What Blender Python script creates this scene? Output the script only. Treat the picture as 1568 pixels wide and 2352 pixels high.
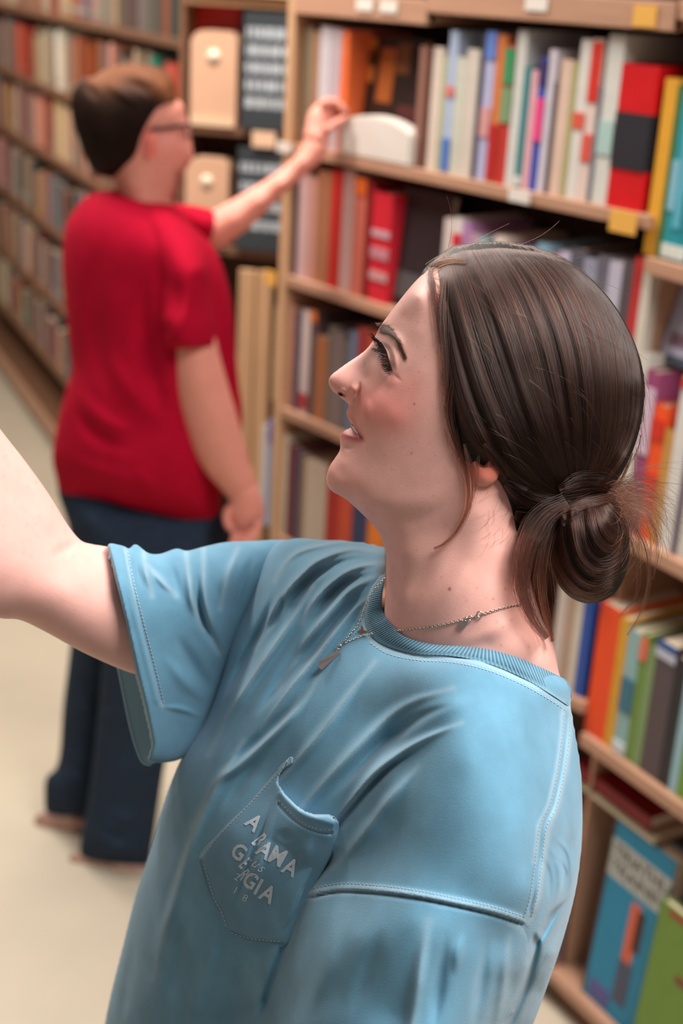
import bpy, bmesh, math, random
import numpy as np
from mathutils import Vector, Matrix

for _o in list(bpy.data.objects):
    bpy.data.objects.remove(_o)
S = bpy.context.scene
COL = S.collection

# ------------------------------------------------------------------ camera
IW, IH, FPX = 1568.0, 2352.0, 3122.0
_dn = np.array([325 - 784, 9145 - 1176, FPX]); _dn /= np.linalg.norm(_dn)
_h1 = np.array([-1967 - 784, -206 - 1176, FPX]); _h1 /= np.linalg.norm(_h1)
_up = -_dn
_yy = _h1 - _up * (_h1 @ _up); _yy /= np.linalg.norm(_yy)
RC = np.stack([np.cross(_yy, _up), _yy, _up])        # world = RC @ (right, down, forward)
CAM = np.array([0.0, 0.0, 1.93])
cd = bpy.data.cameras.new('camera')
cam = bpy.data.objects.new('camera', cd); COL.objects.link(cam)
cd.sensor_fit = 'HORIZONTAL'; cd.sensor_width = 24.0; cd.lens = FPX * 24.0 / IW
cd.clip_start = 0.05; cd.clip_end = 60
cd.dof.use_dof = True; cd.dof.focus_distance = 1.0; cd.dof.aperture_fstop = 4.2
_m = Matrix.Identity(4)
for i in range(3):
    _m[i][0] = RC[i, 0]; _m[i][1] = -RC[i, 1]; _m[i][2] = -RC[i, 2]; _m[i][3] = CAM[i]
cam.matrix_world = _m
S.camera = cam

# ------------------------------------------------------------------ light and exposure
W = bpy.data.worlds.new('world'); S.world = W; W.use_nodes = True
W.node_tree.nodes['Background'].inputs[0].default_value = (1.0, 0.93, 0.86, 1)
W.node_tree.nodes['Background'].inputs[1].default_value = 0.165
S.view_settings.view_transform = 'Standard'; S.view_settings.look = 'None'
S.view_settings.gamma = 1.0; S.view_settings.use_curve_mapping = False
S.view_settings.exposure = 0.26
def area(name, loc, tgt, sx, sy, power, col, spread=180):
    l = bpy.data.lights.new(name, 'AREA'); l.shape = 'RECTANGLE'; l.size = sx; l.size_y = sy
    l.energy = power; l.color = col; l.spread = math.radians(spread)
    o = bpy.data.objects.new(name, l); COL.objects.link(o); o.location = loc
    o.rotation_euler = (Vector(tgt) - Vector(loc)).to_track_quat('-Z', 'Y').to_euler()
    return o
area('ceiling_lamp_near', (1.12, 0.0, 3.0), (0.85, 0.5, 1.2), 1.2, 0.6, 36, (1.0, 0.96, 0.93), 135)
area('ceiling_lamp_aisle', (1.3, 2.5, 3.05), (1.36, 2.5, 0), 0.5, 1.4, 66, (1.0, 0.93, 0.86))
area('ceiling_lamp_far', (1.2, 4.9, 3.05), (1.5, 4.9, 0), 1.5, 1.0, 62, (1.0, 0.9, 0.8))

# ------------------------------------------------------------------ photo geometry helpers
def ray(x, y):
    return RC @ np.array([x - 784.0, y - 1176.0, FPX])
def at_depth(x, y, d):
    return CAM + ray(x, y) / FPX * d
def at_z(x, y, z):
    r = ray(x, y); return CAM + r * ((z - CAM[2]) / r[2])
def on_plane(x, y, p0, d):
    n = np.array([d[1], -d[0], 0.0]); r = ray(x, y)
    return CAM + r * (((np.asarray(p0, float) - CAM) @ n) / (r @ n))
def at_depth_v(px, py, d):
    px = np.asarray(px, float); py = np.asarray(py, float)
    c = np.stack([(px - 784.0) / FPX, (py - 1176.0) / FPX, np.ones_like(px)], -1) * np.asarray(d, float)[..., None]
    return CAM + c @ RC.T
def project(p):
    c = (np.asarray(p, float) - CAM) @ RC
    return 784 + FPX * c[..., 0] / c[..., 2], 1176 + FPX * c[..., 1] / c[..., 2], c[..., 2]

# ------------------------------------------------------------------ materials
def srgb(*c):
    if len(c) == 1: c = c[0]
    c = [v / 255.0 for v in c[:3]]
    return tuple(v / 12.92 if v <= 0.04045 else ((v + 0.055) / 1.055) ** 2.4 for v in c) + (1.0,)
MATS = {}
def mat(name, col=None, rough=0.6, noise=0.0, nscale=40.0, bump=0.0, bscale=200.0, metal=0.0, spec=0.4,
        sss=0.0, sssr=(1, .35, .2), sheen=0.0, attr=None, stretch=None, second=None):
    if name in MATS: return MATS[name]
    m = bpy.data.materials.new(name); MATS[name] = m; m.use_nodes = True
    nt = m.node_tree; b = nt.nodes['Principled BSDF']
    b.inputs['Roughness'].default_value = rough; b.inputs['Metallic'].default_value = metal
    b.inputs['Specular IOR Level'].default_value = spec
    tc = nt.nodes.new('ShaderNodeTexCoord')
    mp = nt.nodes.new('ShaderNodeMapping'); nt.links.new(tc.outputs['Object'], mp.inputs[0])
    if stretch: mp.inputs['Scale'].default_value = stretch
    src = None
    if attr:
        a = nt.nodes.new('ShaderNodeVertexColor'); a.layer_name = attr; src = a.outputs[0]
    if noise > 0:
        n = nt.nodes.new('ShaderNodeTexNoise'); n.inputs['Scale'].default_value = nscale
        n.inputs['Detail'].default_value = 5; nt.links.new(mp.outputs[0], n.inputs[0])
        r = nt.nodes.new('ShaderNodeMapRange'); nt.links.new(n.outputs[0], r.inputs[0])
        r.inputs[1].default_value = 0.3; r.inputs[2].default_value = 0.7
        if second:
            mx = nt.nodes.new('ShaderNodeMix'); mx.data_type = 'RGBA'
            r.inputs[3].default_value = 0; r.inputs[4].default_value = noise
            nt.links.new(r.outputs[0], mx.inputs[0])
            mx.inputs[6].default_value = srgb(col); mx.inputs[7].default_value = srgb(second)
            src = mx.outputs[2]
        else:
            r.inputs[3].default_value = 1 - noise; r.inputs[4].default_value = 1 + noise * 0.6
            v = nt.nodes.new('ShaderNodeVectorMath'); v.operation = 'SCALE'
            if src is not None: nt.links.new(src, v.inputs[0])
            else: v.inputs[0].default_value = srgb(col)[:3]
            nt.links.new(r.outputs[0], v.inputs['Scale']); src = v.outputs[0]
    if src is not None: nt.links.new(src, b.inputs['Base Color'])
    else: b.inputs['Base Color'].default_value = srgb(col)
    if bump > 0:
        n2 = nt.nodes.new('ShaderNodeTexNoise'); n2.inputs['Scale'].default_value = bscale
        n2.inputs['Detail'].default_value = 3; nt.links.new(tc.outputs['Object'], n2.inputs[0])
        bp = nt.nodes.new('ShaderNodeBump'); bp.inputs['Strength'].default_value = bump
        bp.inputs['Distance'].default_value = 0.001
        nt.links.new(n2.outputs[0], bp.inputs['Height']); nt.links.new(bp.outputs[0], b.inputs['Normal'])
    if sss > 0:
        b.inputs['Subsurface Weight'].default_value = sss
        b.inputs['Subsurface Radius'].default_value = sssr
        b.inputs['Subsurface Scale'].default_value = 0.006
    if sheen > 0:
        b.inputs['Sheen Weight'].default_value = sheen; b.inputs['Sheen Roughness'].default_value = 0.5
    return m

# ------------------------------------------------------------------ object helpers
def tag(o, label=None, cat=None, group=None, kind=None):
    if label: o['label'] = label
    if cat: o['category'] = cat
    if group: o['group'] = group
    if kind: o['kind'] = kind
    return o
def link(name, me, m=None, parent=None):
    o = bpy.data.objects.new(name, me); COL.objects.link(o)
    if m is not None:
        me.materials.clear(); me.materials.append(m)
    if parent is not None: o.parent = parent
    return o
def mesh(name, verts, faces, m=None, parent=None, smooth=False):
    me = bpy.data.meshes.new(name)
    me.from_pydata([tuple(map(float, v)) for v in verts], [], [tuple(map(int, f)) for f in faces])
    if smooth: me.polygons.foreach_set('use_smooth', [True] * len(me.polygons))
    me.update()
    return link(name, me, m, parent)
def empty(name, loc=(0, 0, 0), rz=0.0):
    o = bpy.data.objects.new(name, None); COL.objects.link(o); o.location = loc
    o.rotation_euler = (0, 0, rz); o.empty_display_size = 0.05
    return o
BOXF = [(0, 3, 2, 1), (4, 5, 6, 7), (0, 1, 5, 4), (1, 2, 6, 5), (2, 3, 7, 6), (3, 0, 4, 7)]
def boxv(x0, x1, y0, y1, z0, z1):
    return [(x0, y0, z0), (x1, y0, z0), (x1, y1, z0), (x0, y1, z0), (x0, y0, z1), (x1, y0, z1), (x1, y1, z1), (x0, y1, z1)]
def boxes_mesh(name, bxs, m=None, parent=None, bevel=0.0):
    vs, fs = [], []
    for b in bxs:
        k = len(vs); vs += boxv(*b); fs += [tuple(i + k for i in f) for f in BOXF]
    o = mesh(name, vs, fs, m, parent)
    if bevel > 0:
        bm = bmesh.new(); bm.from_mesh(o.data)
        bmesh.ops.bevel(bm, geom=list(bm.edges), offset=bevel, segments=2, affect='EDGES', profile=0.5)
        bm.to_mesh(o.data); bm.free()
    return o
def tube(name, pts, rad, m=None, parent=None, res=8, cyclic=False):
    """a round rod through 3-D points, radius per point"""
    P = [Vector(p) for p in pts]; n = len(P)
    if not hasattr(rad, '__len__'): rad = [rad] * n
    vs, fs = [], []; up = Vector((0.13, 0.27, 0.95))
    for i in range(n):
        a = P[(i - 1) % n] if (cyclic or i > 0) else P[i]; b = P[(i + 1) % n] if (cyclic or i < n - 1) else P[i]
        t = (b - a).normalized(); u = t.cross(up).normalized(); w = t.cross(u).normalized()
        for k in range(res):
            an = 2 * math.pi * k / res
            vs.append(P[i] + (u * math.cos(an) + w * math.sin(an)) * rad[i])
    for i in range(n if cyclic else n - 1):
        j = (i + 1) % n
        for k in range(res):
            fs.append((i * res + k, i * res + (k + 1) % res, j * res + (k + 1) % res, j * res + k))
    if not cyclic:
        fs.append(tuple(range(res))[::-1]); fs.append(tuple((n - 1) * res + k for k in range(res)))
    return mesh(name, vs, fs, m, parent, True)
# ================================================================== the setting
rng = random.Random(7)
M_FLOOR = mat('concrete_floor', (196, 184, 164), 0.35, 0.10, 2.2, 0.15, 30)
M_WALL = mat('wall_paint', (150, 132, 112), 0.8, 0.06, 3)
M_OAK = mat('shelf_oak', (182, 138, 112), 0.55, 0.10, 9, 0.2, 60, stretch=(6, 1, 6))
M_OAK2 = mat('shelf_oak_dark', (120, 84, 62), 0.6, 0.10, 9, 0.2, 60, stretch=(6, 1, 6))
M_BACK = mat('shelf_back', (92, 64, 50), 0.7, 0.08, 9)
M_TAN = mat('tan_panel', (200, 158, 120), 0.6, 0.06, 8, stretch=(6, 6, 1))
M_PAGES = mat('page_block', (222, 206, 180), 0.8, 0.10, 300, stretch=(1, 1, 0.05))
M_TAG = mat('yellow_tag', (226, 168, 78), 0.6)
M_WHITE = mat('white_card', (222, 214, 204), 0.6, 0.03, 12)

o = boxes_mesh('floor', [(-4, 6, -3, 10, -0.05, 0)], M_FLOOR); tag(o, 'smooth beige concrete shop floor', None, None, 'structure')

NUM = ['zeroth', 'first', 'second', 'third', 'fourth', 'fifth', 'sixth', 'seventh', 'eighth', 'ninth', 'tenth', 'eleventh', 'twelfth',
       'thirteenth', 'fourteenth', 'fifteenth', 'sixteenth', 'seventeenth', 'eighteenth', 'nineteenth', 'twentieth']
TENS = {2: 'twenty', 3: 'thirty', 4: 'forty', 5: 'fifty', 6: 'sixty', 7: 'seventy', 8: 'eighty', 9: 'ninety'}
def ordinal(n):
    if n <= 20: return NUM[n]
    if n % 10 == 0: return TENS[n // 10][:-1] + 'ieth'
    return TENS[n // 10] + '-' + NUM[n % 10]
def cname(c):
    r, g, b = c
    names = [('white', 225, 222, 218), ('cream', 222, 205, 178), ('pale grey', 185, 182, 180), ('grey', 125, 122, 120), ('charcoal', 62, 60, 64),
             ('black', 25, 24, 26), ('dark brown', 66, 44, 36), ('brown', 125, 84, 62), ('tan', 186, 148, 112), ('orange', 228, 110, 40),
             ('red', 200, 36, 36), ('dark red', 118, 22, 28), ('pink', 216, 130, 130), ('magenta', 210, 60, 140), ('purple', 120, 60, 110),
             ('lavender', 176, 160, 190), ('navy', 36, 46, 90), ('blue', 50, 90, 175), ('pale blue', 160, 185, 215), ('teal', 30, 140, 145),
             ('green', 70, 130, 70), ('olive', 128, 124, 78), ('yellow', 225, 170, 50), ('pale green', 170, 195, 160)]
    return min(names, key=lambda n: (n[1] - r) ** 2 + (n[2] - g) ** 2 + (n[3] - b) ** 2)[0]
def cmat(c):
    c = tuple(int(v) for v in c)
    return mat('cover_%d_%d_%d' % c, c, 0.45, 0.05, 30)

class Case:
    """a bookcase run: origin p0 on the floor at the front face, direction d along the run (away from the camera)"""
    def __init__(s, p0, d, name):
        s.p0 = np.array([p0[0], p0[1], 0.0]); s.d = np.array([d[0], d[1], 0.0]); s.d /= np.linalg.norm(s.d)
        s.n = np.array([s.d[1], -s.d[0], 0.0])      # into the case
        s.rz = math.atan2(s.d[1], s.d[0]) - math.pi / 2    # local y = d, local x = n
        s.name = name
    def root(s, name): return empty(name, tuple(s.p0), s.rz)
    def along(s, x, y):        # pixel on the face plane -> (t along the run, z)
        p = on_plane(x, y, s.p0, s.d); return float((p - s.p0) @ s.d), float(p[2])
    def t_at(s, x, z, inset=0.0):   # run position of pixel column x at height z
        lo, hi = -4.0, 8.0
        for _ in range(60):
            m_ = (lo + hi) / 2; p = s.p0 + s.d * m_ + s.n * inset + np.array([0, 0, z])
            if project(p)[0] > x: lo = m_
            else: hi = m_
        return (lo + hi) / 2
    def world(s, t, inset, z): return s.p0 + s.d * t + s.n * inset + np.array([0, 0, z])

BOOK_N = {}
def book(case, t0, t1, z, h, col, shelfname, dep=0.17, inset=0.012, bands=(), lean=0.0, pages=True, kind=None):
    """one upright book between run positions t0<t1 standing on height z; bands: (z0,z1,colour) on the spine as fractions"""
    w = abs(t1 - t0); t0, t1 = min(t0, t1), max(t0, t1)
    w = max(w - 0.0012, 0.005); c = 0.0022 if w > 0.012 else 0.0012
    key = (case.name, shelfname); BOOK_N[key] = BOOK_N.get(key, 0) + 1
    vs, fs = [], []
    def add(b):
        k = len(vs); vs.extend(boxv(*b)); fs.extend(tuple(i + k for i in f) for f in BOXF)
    add((0, c * 1.3, 0, w, 0, h)); add((c * 1.3, dep, 0, c, 0, h)); add((c * 1.3, dep, w - c, w, 0, h))
    o = mesh('book', vs, fs, cmat(col))
    # rounded spine edge
    if w > 0.008:
        me = o.data
        for i in (0, 4): me.vertices[i].co.x += c * 1.0
        for i in (3, 7): me.vertices[i].co.x += c * 1.0
    p = case.world(t0, inset, z); o.location = tuple(p); o.rotation_euler = (0, 0, case.rz)
    if lean: o.rotation_euler = (lean, 0, case.rz)
    kind = kind or ('paperback' if w < 0.022 else 'hardback')
    tag(o, '%s %s, %s book from the far end, %s of the %s' % (cname(col), kind, ordinal(BOOK_N[key]), shelfname, case.name),
        'book', 'books on the ' + case.name)
    if pages:
        boxes_mesh('page_block', [(c * 1.3, dep - 0.003, c, w - c, 0.003, h - 0.004)], M_PAGES, o)
    for (a, b, bc) in bands:
        boxes_mesh('spine_band', [(-0.0006, 0.0016, w * 0.02, w * 0.98, h * a, h * b)], cmat(bc), o)
    return o

# ------------------------------------------------------------------ long bookcase (behind the woman's face)
U1 = Case((1.80, 1.40), (0.0, 1.0), 'long bookcase')
U1_ROWS = [1.600, 1.318, 1.015, 0.70, 0.38, 0.09]     # top faces of the boards
DEP1 = 0.27
def shelf_board(case, root, t0, t1, z, dep, th=0.022, m=M_OAK, name='shelf_board'):
    o = boxes_mesh(name, [(0, dep, t0, t1, z - th, z)], m, root, 0.0015); return o
bc1 = U1.root('bookcase'); tag(bc1, 'long oak bookcase behind the two people, packed with books', 'bookcase', 'bookcases')
U1_END = U1.t_at(672, 1.7)
for z in U1_ROWS: shelf_board(U1, bc1, 0.008, U1_END, z, DEP1)
boxes_mesh('back_panel', [(DEP1, DEP1 + 0.012, 0.0, U1_END, 0.05, 2.3)], M_BACK, bc1)
boxes_mesh('side_panel', [(-0.002, DEP1 + 0.012, U1_END, U1_END + 0.025, 0.0, 2.3)], M_TAN, bc1, 0.002)
boxes_mesh('side_panel', [(0.05, DEP1, 0.0, 0.008, 0.0, 2.3)], M_OAK, bc1)
shelf_board(U1, bc1, 0.02, U1_END, 2.2, DEP1)
_tm = U1.t_at(985, 1.88)
for _a, _b, _z in ((_tm, U1_END, 1.884), (0.008, _tm, 1.906)):
    shelf_board(U1, bc1, _a, _b, _z, DEP1); boxes_mesh('face_rail', [(-0.006, 0.016, _a, _b, _z - 0.024, _z + 0.02)], M_OAK, bc1, 0.002)
# yellow shelf tags clipped on the board edges
def shelf_tag(case, root, x, z, w=0.05, h=0.032, col=None):
    t = case.t_at(x, z); return boxes_mesh('shelf_tag', [(-0.009, -0.0065, t - w / 2, t + w / 2, z - h, z + 0.002)], col or M_TAG, root)
shelf_tag(U1, bc1, 1440, 1.600, 0.055, 0.034); shelf_tag(U1, bc1, 628, 1.318, 0.04, 0.03)
shelf_tag(U1, bc1, 1490, 1.916, 0.045, 0.03)
for x, z in ((845, 1.896), (1240, 1.918), (900, 1.896), (1200, 1.6), (660, 1.6)): shelf_tag(U1, bc1, x, z, 0.05, 0.02, M_WHITE)

def row(case, z, items, shelfname, ytop_h=None, **kw):
    """items: (x0, x1, height m, colour[, bands]) in photo columns along the shelf edge, listed from the far end"""
    for it in items:
        x0, x1, h, col = it[:4]; bands = it[4] if len(it) > 4 else ()
        ta, tb = case.t_at(x0, z, 0.012), case.t_at(x1, z, 0.012)
        if case is U1 and z > 1.5: h = min(h * (1 + .11 * min(max((x0 - 800) / 500, 0), 1)), .272)
        book(case, ta, tb, z + 0.0005, h, col, shelfname, bands=bands, **kw)
WH, CR, GY = (216, 208, 202), (214, 198, 174), (150, 148, 148)
row(U1, 1.600, [
    (689, 706, .235, (130, 116, 92)), (706, 722, .228, (164, 124, 96)), (722, 746, .24, (204, 198, 204)), (746, 770, .238, (186, 172, 178)),
    (770, 787, .236, (226, 108, 58)),
    (944, 958, .215, (150, 108, 94)), (958, 974, .205, (96, 60, 50)), (974, 996, .214, (216, 200, 186)), (996, 1007, .2, (176, 180, 140)),
    (1007, 1026, .243, (172, 186, 212), ((.55, .62, (214, 120, 120)), (.02, .25, (80, 120, 190)))), (1026, 1048, .2, (200, 200, 184)),
    (1048, 1076, .214, (206, 196, 184)), (1076, 1088, .24, (60, 60, 72)), (1088, 1111, .243, (176, 176, 208), ((.82, 1, (100, 130, 200)), (.3, .5, (206, 150, 150)))),
    (1111, 1131, .238, (208, 120, 66), ((.02, .4, (180, 40, 40)),)), (1131, 1154, .223, (190, 56, 48), ((.72, .98, (60, 140, 92)), (.45, .7, (120, 150, 110)))),
    (1154, 1176, .246, (206, 206, 200)), (1176, 1192, .19, (40, 124, 128), ((.02, .1, (206, 210, 206)),)),
    (1192, 1209, .186, (222, 168, 176)), (1209, 1227, .206, (58, 78, 168), ((.38, .7, (226, 72, 132)), (.8, .98, (60, 48, 96)))),
    (1227, 1244, .218, (206, 198, 208)), (1244, 1255, .17, (88, 74, 78)), (1255, 1281, .204, (216, 186, 168)), (1281, 1293, .2, (166, 160, 108)),
    (1293, 1319, .234, (218, 212, 204), ((.45, .55, (216, 90, 70)),)), (1319, 1343, .236, (224, 200, 190), ((.62, .98, (208, 52, 40)), (.25, .42, (212, 90, 76)))),
    (1343, 1352, .17, (120, 120, 128)), (1352, 1387, .244, (212, 210, 202), ((.3, .5, (168, 196, 190)),)),
], 'upper shelf')
# wide red and black box set
ta, tb = U1.t_at(1387, 1.6, .012), U1.t_at(1468, 1.6, .012)
bk = book(U1, ta, tb, 1.6005, .229, (206, 18, 26), 'upper shelf', bands=((.28, .67, (44, 42, 48)),), kind='wide black-banded hardback')
boxes_mesh('cover_band', [(0.001, .171, -.0006, abs(tb - ta) - .0006, .229 * .28, .229 * .67)], cmat((44, 42, 48)), bk)
# face-out dark cover and a white round-topped holder in front of it
def face_out(case, xa, xb, z, h, col, label, inset=0.02, tilt=0.12, th=0.02, name='book', dec=(), group='books shown with the front cover out'):
    ta, tb = case.t_at(xb, z, inset), case.t_at(xa, z, inset); w = tb - ta
    o = boxes_mesh(name, [(0, 0.003, 0, w, 0, h), (th - 0.003, th, 0, w, 0, h), (0, th, w - 0.003, w, 0, h)], cmat(col))
    boxes_mesh('page_block', [(0.003, th - 0.003, 0.003, w - 0.004, 0.003, h - 0.004)], M_PAGES, o)
    for (y0, y1, z0, z1, c) in dec:
        boxes_mesh('cover_print', [(-0.0008, 0.001, w * (1 - y1), w * (1 - y0), h * z0, h * z1)], cmat(c), o)
    o.location = tuple(case.world(ta, inset, z)); o.rotation_euler = (0, tilt, case.rz)
    tag(o, label, 'book', group); return o
face_out(U1, 790, 942, 1.601, .232, (44, 28, 24), 'dark cover with golden orange leaves, standing face-out beside the reaching hand', 0.05, 0.10, .018, dec=(
    (.03, .3, .60, .97, (196, 116, 52)), (.38, .6, .45, .9, (170, 92, 40)), (.62, .8, .7, .95, (120, 72, 40)), (.2, .34, .74, .88, (30, 22, 20)),
    (.2, .75, .1, .32, (84, 34, 28)), (.72, .98, .15, .45, (92, 44, 44))))
def dome(case, xa, xb, z, h, label, inset=0.0, th=0.035):
    ta, tb = case.t_at(xb, z, inset), case.t_at(xa, z, inset); w = tb - ta; n = 18
    prof = [(0, 0)] + [(w * i / n, h * (0.62 + 0.38 * math.sin(math.pi * (0.04 + 0.92 * i / n)) ** 0.6)) for i in range(n + 1)] + [(w, 0)]
    k = len(prof); vs = [(0, y, zz) for y, zz in prof] + [(th, y, zz) for y, zz in prof]
    fs = [tuple(range(k))[::-1], tuple(range(k, 2 * k))] + [(i, (i + 1) % k, (i + 1) % k + k, i + k) for i in range(k)]
    o = mesh('shelf_sign', vs, fs, M_WHITE); o.location = tuple(case.world(ta, inset, z)); o.rotation_euler = (0, 0, case.rz)
    bm = bmesh.new(); bm.from_mesh(o.data); bmesh.ops.bevel(bm, geom=list(bm.edges), offset=0.003, segments=2, affect='EDGES'); bm.to_mesh(o.data); bm.free()
    tag(o, label, 'sign'); return o
dome(U1, 776, 938, 1.601, .083, 'blank white round-topped holder below the dark leafy book cover')
row(U1, 1.318, [
    (655, 677, .225, (46, 46, 60)), (677, 698, .222, (204, 170, 168)), (698, 717, .22, (190, 138, 124)), (717, 748, .238, (160, 104, 74)), (748, 774, .245, (192, 40, 34)),
    (774, 800, .25, (216, 178, 172)), (800, 826, .24, (206, 112, 92), ((.86, 1, (224, 106, 40)),)), (826, 842, .235, (132, 22, 28)),
    (842, 884, .22, (204, 36, 52), ((.6, .66, (196, 160, 170)), (.4, .5, (190, 130, 140)), (.2, .28, (200, 150, 150)))),
], 'middle shelf')
face_out(U1, 888, 1000, 1.319, .235, (46, 42, 44), 'charcoal cover leaning face-out above the woman\'s forehead', 0.03, .1, .02, dec=((.1, .9, .08, .3, (84, 84, 84)),))
row(U1, 1.318, [
    (1000, 1021, .20, (216, 202, 196)), (1021, 1040, .205, (220, 212, 210), ((.74, .86, (206, 30, 44)), (.3, .7, (170, 180, 206)))), (1040, 1058, .2, (176, 130, 176)),
    (1058, 1076, .185, (190, 150, 170)), (1076, 1096, .18, (150, 190, 200)), (1096, 1112, .17, (120, 110, 120)), (1112, 1136, .19, (222, 206, 196)),
    (1136, 1160, .175, (150, 130, 90)), (1160, 1180, .185, (110, 70, 110)), (1180, 1206, .18, (170, 196, 210)), (1206, 1230, .195, (130, 170, 190)),
    (1230, 1256, .18, (216, 150, 150)), (1256, 1280, .19, (190, 180, 206)), (1280, 1310, .2, (90, 88, 98)), (1310, 1340, .19, (150, 150, 170)), (1340, 1366, .2, (104, 100, 112)),
    (1366, 1396, .195, (186, 180, 196)), (1396, 1420, .2, (88, 76, 80)), (1420, 1440, .21, (190, 50, 50)), (1440, 1460, .2, (214, 204, 190)),
], 'middle shelf')
row(U1, 1.015, [
    (621, 634, .22, (176, 150, 110)), (634, 655, .256, (216, 172, 144)), (655, 668, .235, (180, 130, 110)), (668, 682, .225, (64, 58, 82)), (682, 702, .235, (208, 190, 184), ((.05, .2, (170, 50, 50)),)), (702, 716, .24, (90, 70, 74), ((.9, 1, (222, 112, 40)),)),
    (716, 742, .19, (176, 110, 70)), (742, 757, .22, (120, 112, 104)), (757, 772, .21, (142, 120, 120)), (772, 788, .2, (110, 104, 96)), (788, 806, .225, (104, 120, 146)),
    (806, 832, .24, (150, 50, 50)), (832, 862, .235, (186, 84, 60)), (862, 890, .23, (90, 90, 110)), (890, 930, .24, (190, 170, 150)), (930, 970, .22, (140, 60, 60)),
], 'third shelf')
row(U1, 0.70, [
    (592, 606, .245, (206, 196, 190)), (606, 622, .265, (120, 146, 190), ((.8, .99, (70, 70, 150)),)), (622, 652, .25, (216, 204, 182)), (652, 668, .23, (112, 44, 52)), (668, 682, .225, (74, 60, 90)),
    (682, 692, .22, (150, 120, 90)), (692, 740, .215, (206, 186, 166)), (740, 768, .22, (178, 30, 28)), (768, 798, .23, (206, 76, 44)), (798, 834, .24, (48, 58, 92)), (834, 870, .23, (222, 120, 40)),
    (870, 900, .23, (140, 110, 90)),
    (1256, 1276, .22, (206, 190, 180)), (1276, 1296, .2, (180, 150, 130)), (1296, 1312, .19, (212, 200, 184)), (1312, 1332, .215, (44, 80, 160)),
], 'fourth shelf')
# ------------------------------------------------------------------ large-format bookcase at the picture edge
U2d = ray(-1220, -163); U2d[2] = 0
U2 = Case((1.80 - 0.145 * 0.9, 1.405 - 0.99 * 0.9), U2d, 'end bookcase')
L2 = 0.9
bc2 = U2.root('bookcase'); tag(bc2, 'end bookcase with tall shelves beside the woman\'s bun', 'bookcase', 'bookcases')
DEP2 = 0.30
for z in (1.535, 1.06, 0.64, 0.09): shelf_board(U2, bc2, 0.02, L2, z, DEP2, 0.026)
shelf_board(U2, bc2, 0.02, L2, 1.93, DEP2, 0.03); shelf_board(U2, bc2, 0.02, L2, 2.3, DEP2, 0.03)
boxes_mesh('back_panel', [(DEP2, DEP2 + 0.012, 0, L2, 0.03, 2.33)], M_BACK, bc2)
boxes_mesh('side_panel', [(0.04, DEP2, L2 - 0.008, L2 - 0.001, 0, 2.33)], M_OAK, bc2)
boxes_mesh('side_panel', [(0.01, DEP2 + 0.012, 0, 0.02, 0, 2.33)], M_OAK, bc2, 0.002)
boxes_mesh('toe_kick', [(0.03, 0.05, 0.02, L2, 0, 0.064)], M_OAK2, bc2)
shelf_tag(U2, bc2, 1350, 0.955, 0.06, 0.03)
row(U2, 1.535, [
    (1472, 1501, .278, (222, 160, 52)), (1501, 1513, .27, (70, 110, 60)), (1513, 1530, .262, (44, 150, 158), ((.02, .1, (216, 220, 210)), (.3, .6, (130, 180, 200)))),
    (1530, 1548, .262, (40, 146, 160), ((.02, .1, (216, 220, 210)), (.2, .8, (90, 170, 190)))), (1548, 1568, .262, (36, 140, 150), ((.02, .1, (216, 220, 210)),)), (1568, 1590, .262, (36, 140, 150)),
], 'upper shelf')
row(U2, 1.06, [
    (1380, 1396, .30, (196, 60, 54)), (1396, 1412, .31, (214, 196, 168)), (1412, 1432, .315, (206, 200, 192)), (1432, 1458, .29, (150, 70, 110), ((.5, .9, (206, 180, 196)),)),
    (1458, 1486, .24, (238, 84, 34), ((.3, .5, (206, 50, 30)), (.75, .9, (206, 50, 30)))), (1486, 1507, .205, (196, 142, 72)), (1507, 1536, .30, (216, 212, 206), ((.94, 1, (214, 60, 40)),)),
    (1536, 1548, .27, (86, 70, 96)), (1548, 1580, .3, (206, 200, 190)), (1580, 1610, .28, (150, 60, 60)),
], 'tall shelf')
face_out(U2, 1500, 1600, 1.36, .15, (64, 74, 88), 'slate-framed lavender cover lying back above the tall purple and white books', 0.05, .25, .015, dec=((.1, .95, .1, .92, (176, 170, 190)), (.2, .9, .2, .35, (190, 120, 140))))
row(U2, 0.64, [
    (1338, 1382, .27, (236, 76, 28)), (1382, 1402, .262, (214, 156, 44)), (1402, 1430, .25, (140, 176, 176), ((.02, .1, (206, 214, 216)), (.35, .62, (60, 110, 130)))),
    (1430, 1446, .255, (110, 140, 60), ((.8, .97, (222, 110, 80)),)), (1446, 1464, .24, (124, 150, 100)), (1464, 1506, .262, (86, 72, 76), ((.88, .94, (190, 190, 206)), (.95, 1, (44, 84, 150)))),
    (1506, 1530, .25, (40, 38, 42)), (1530, 1548, .24, (150, 186, 196)), (1548, 1575, .25, (110, 150, 50)), (1575, 1610, .25, (60, 130, 80)),
], 'low shelf')
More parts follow.
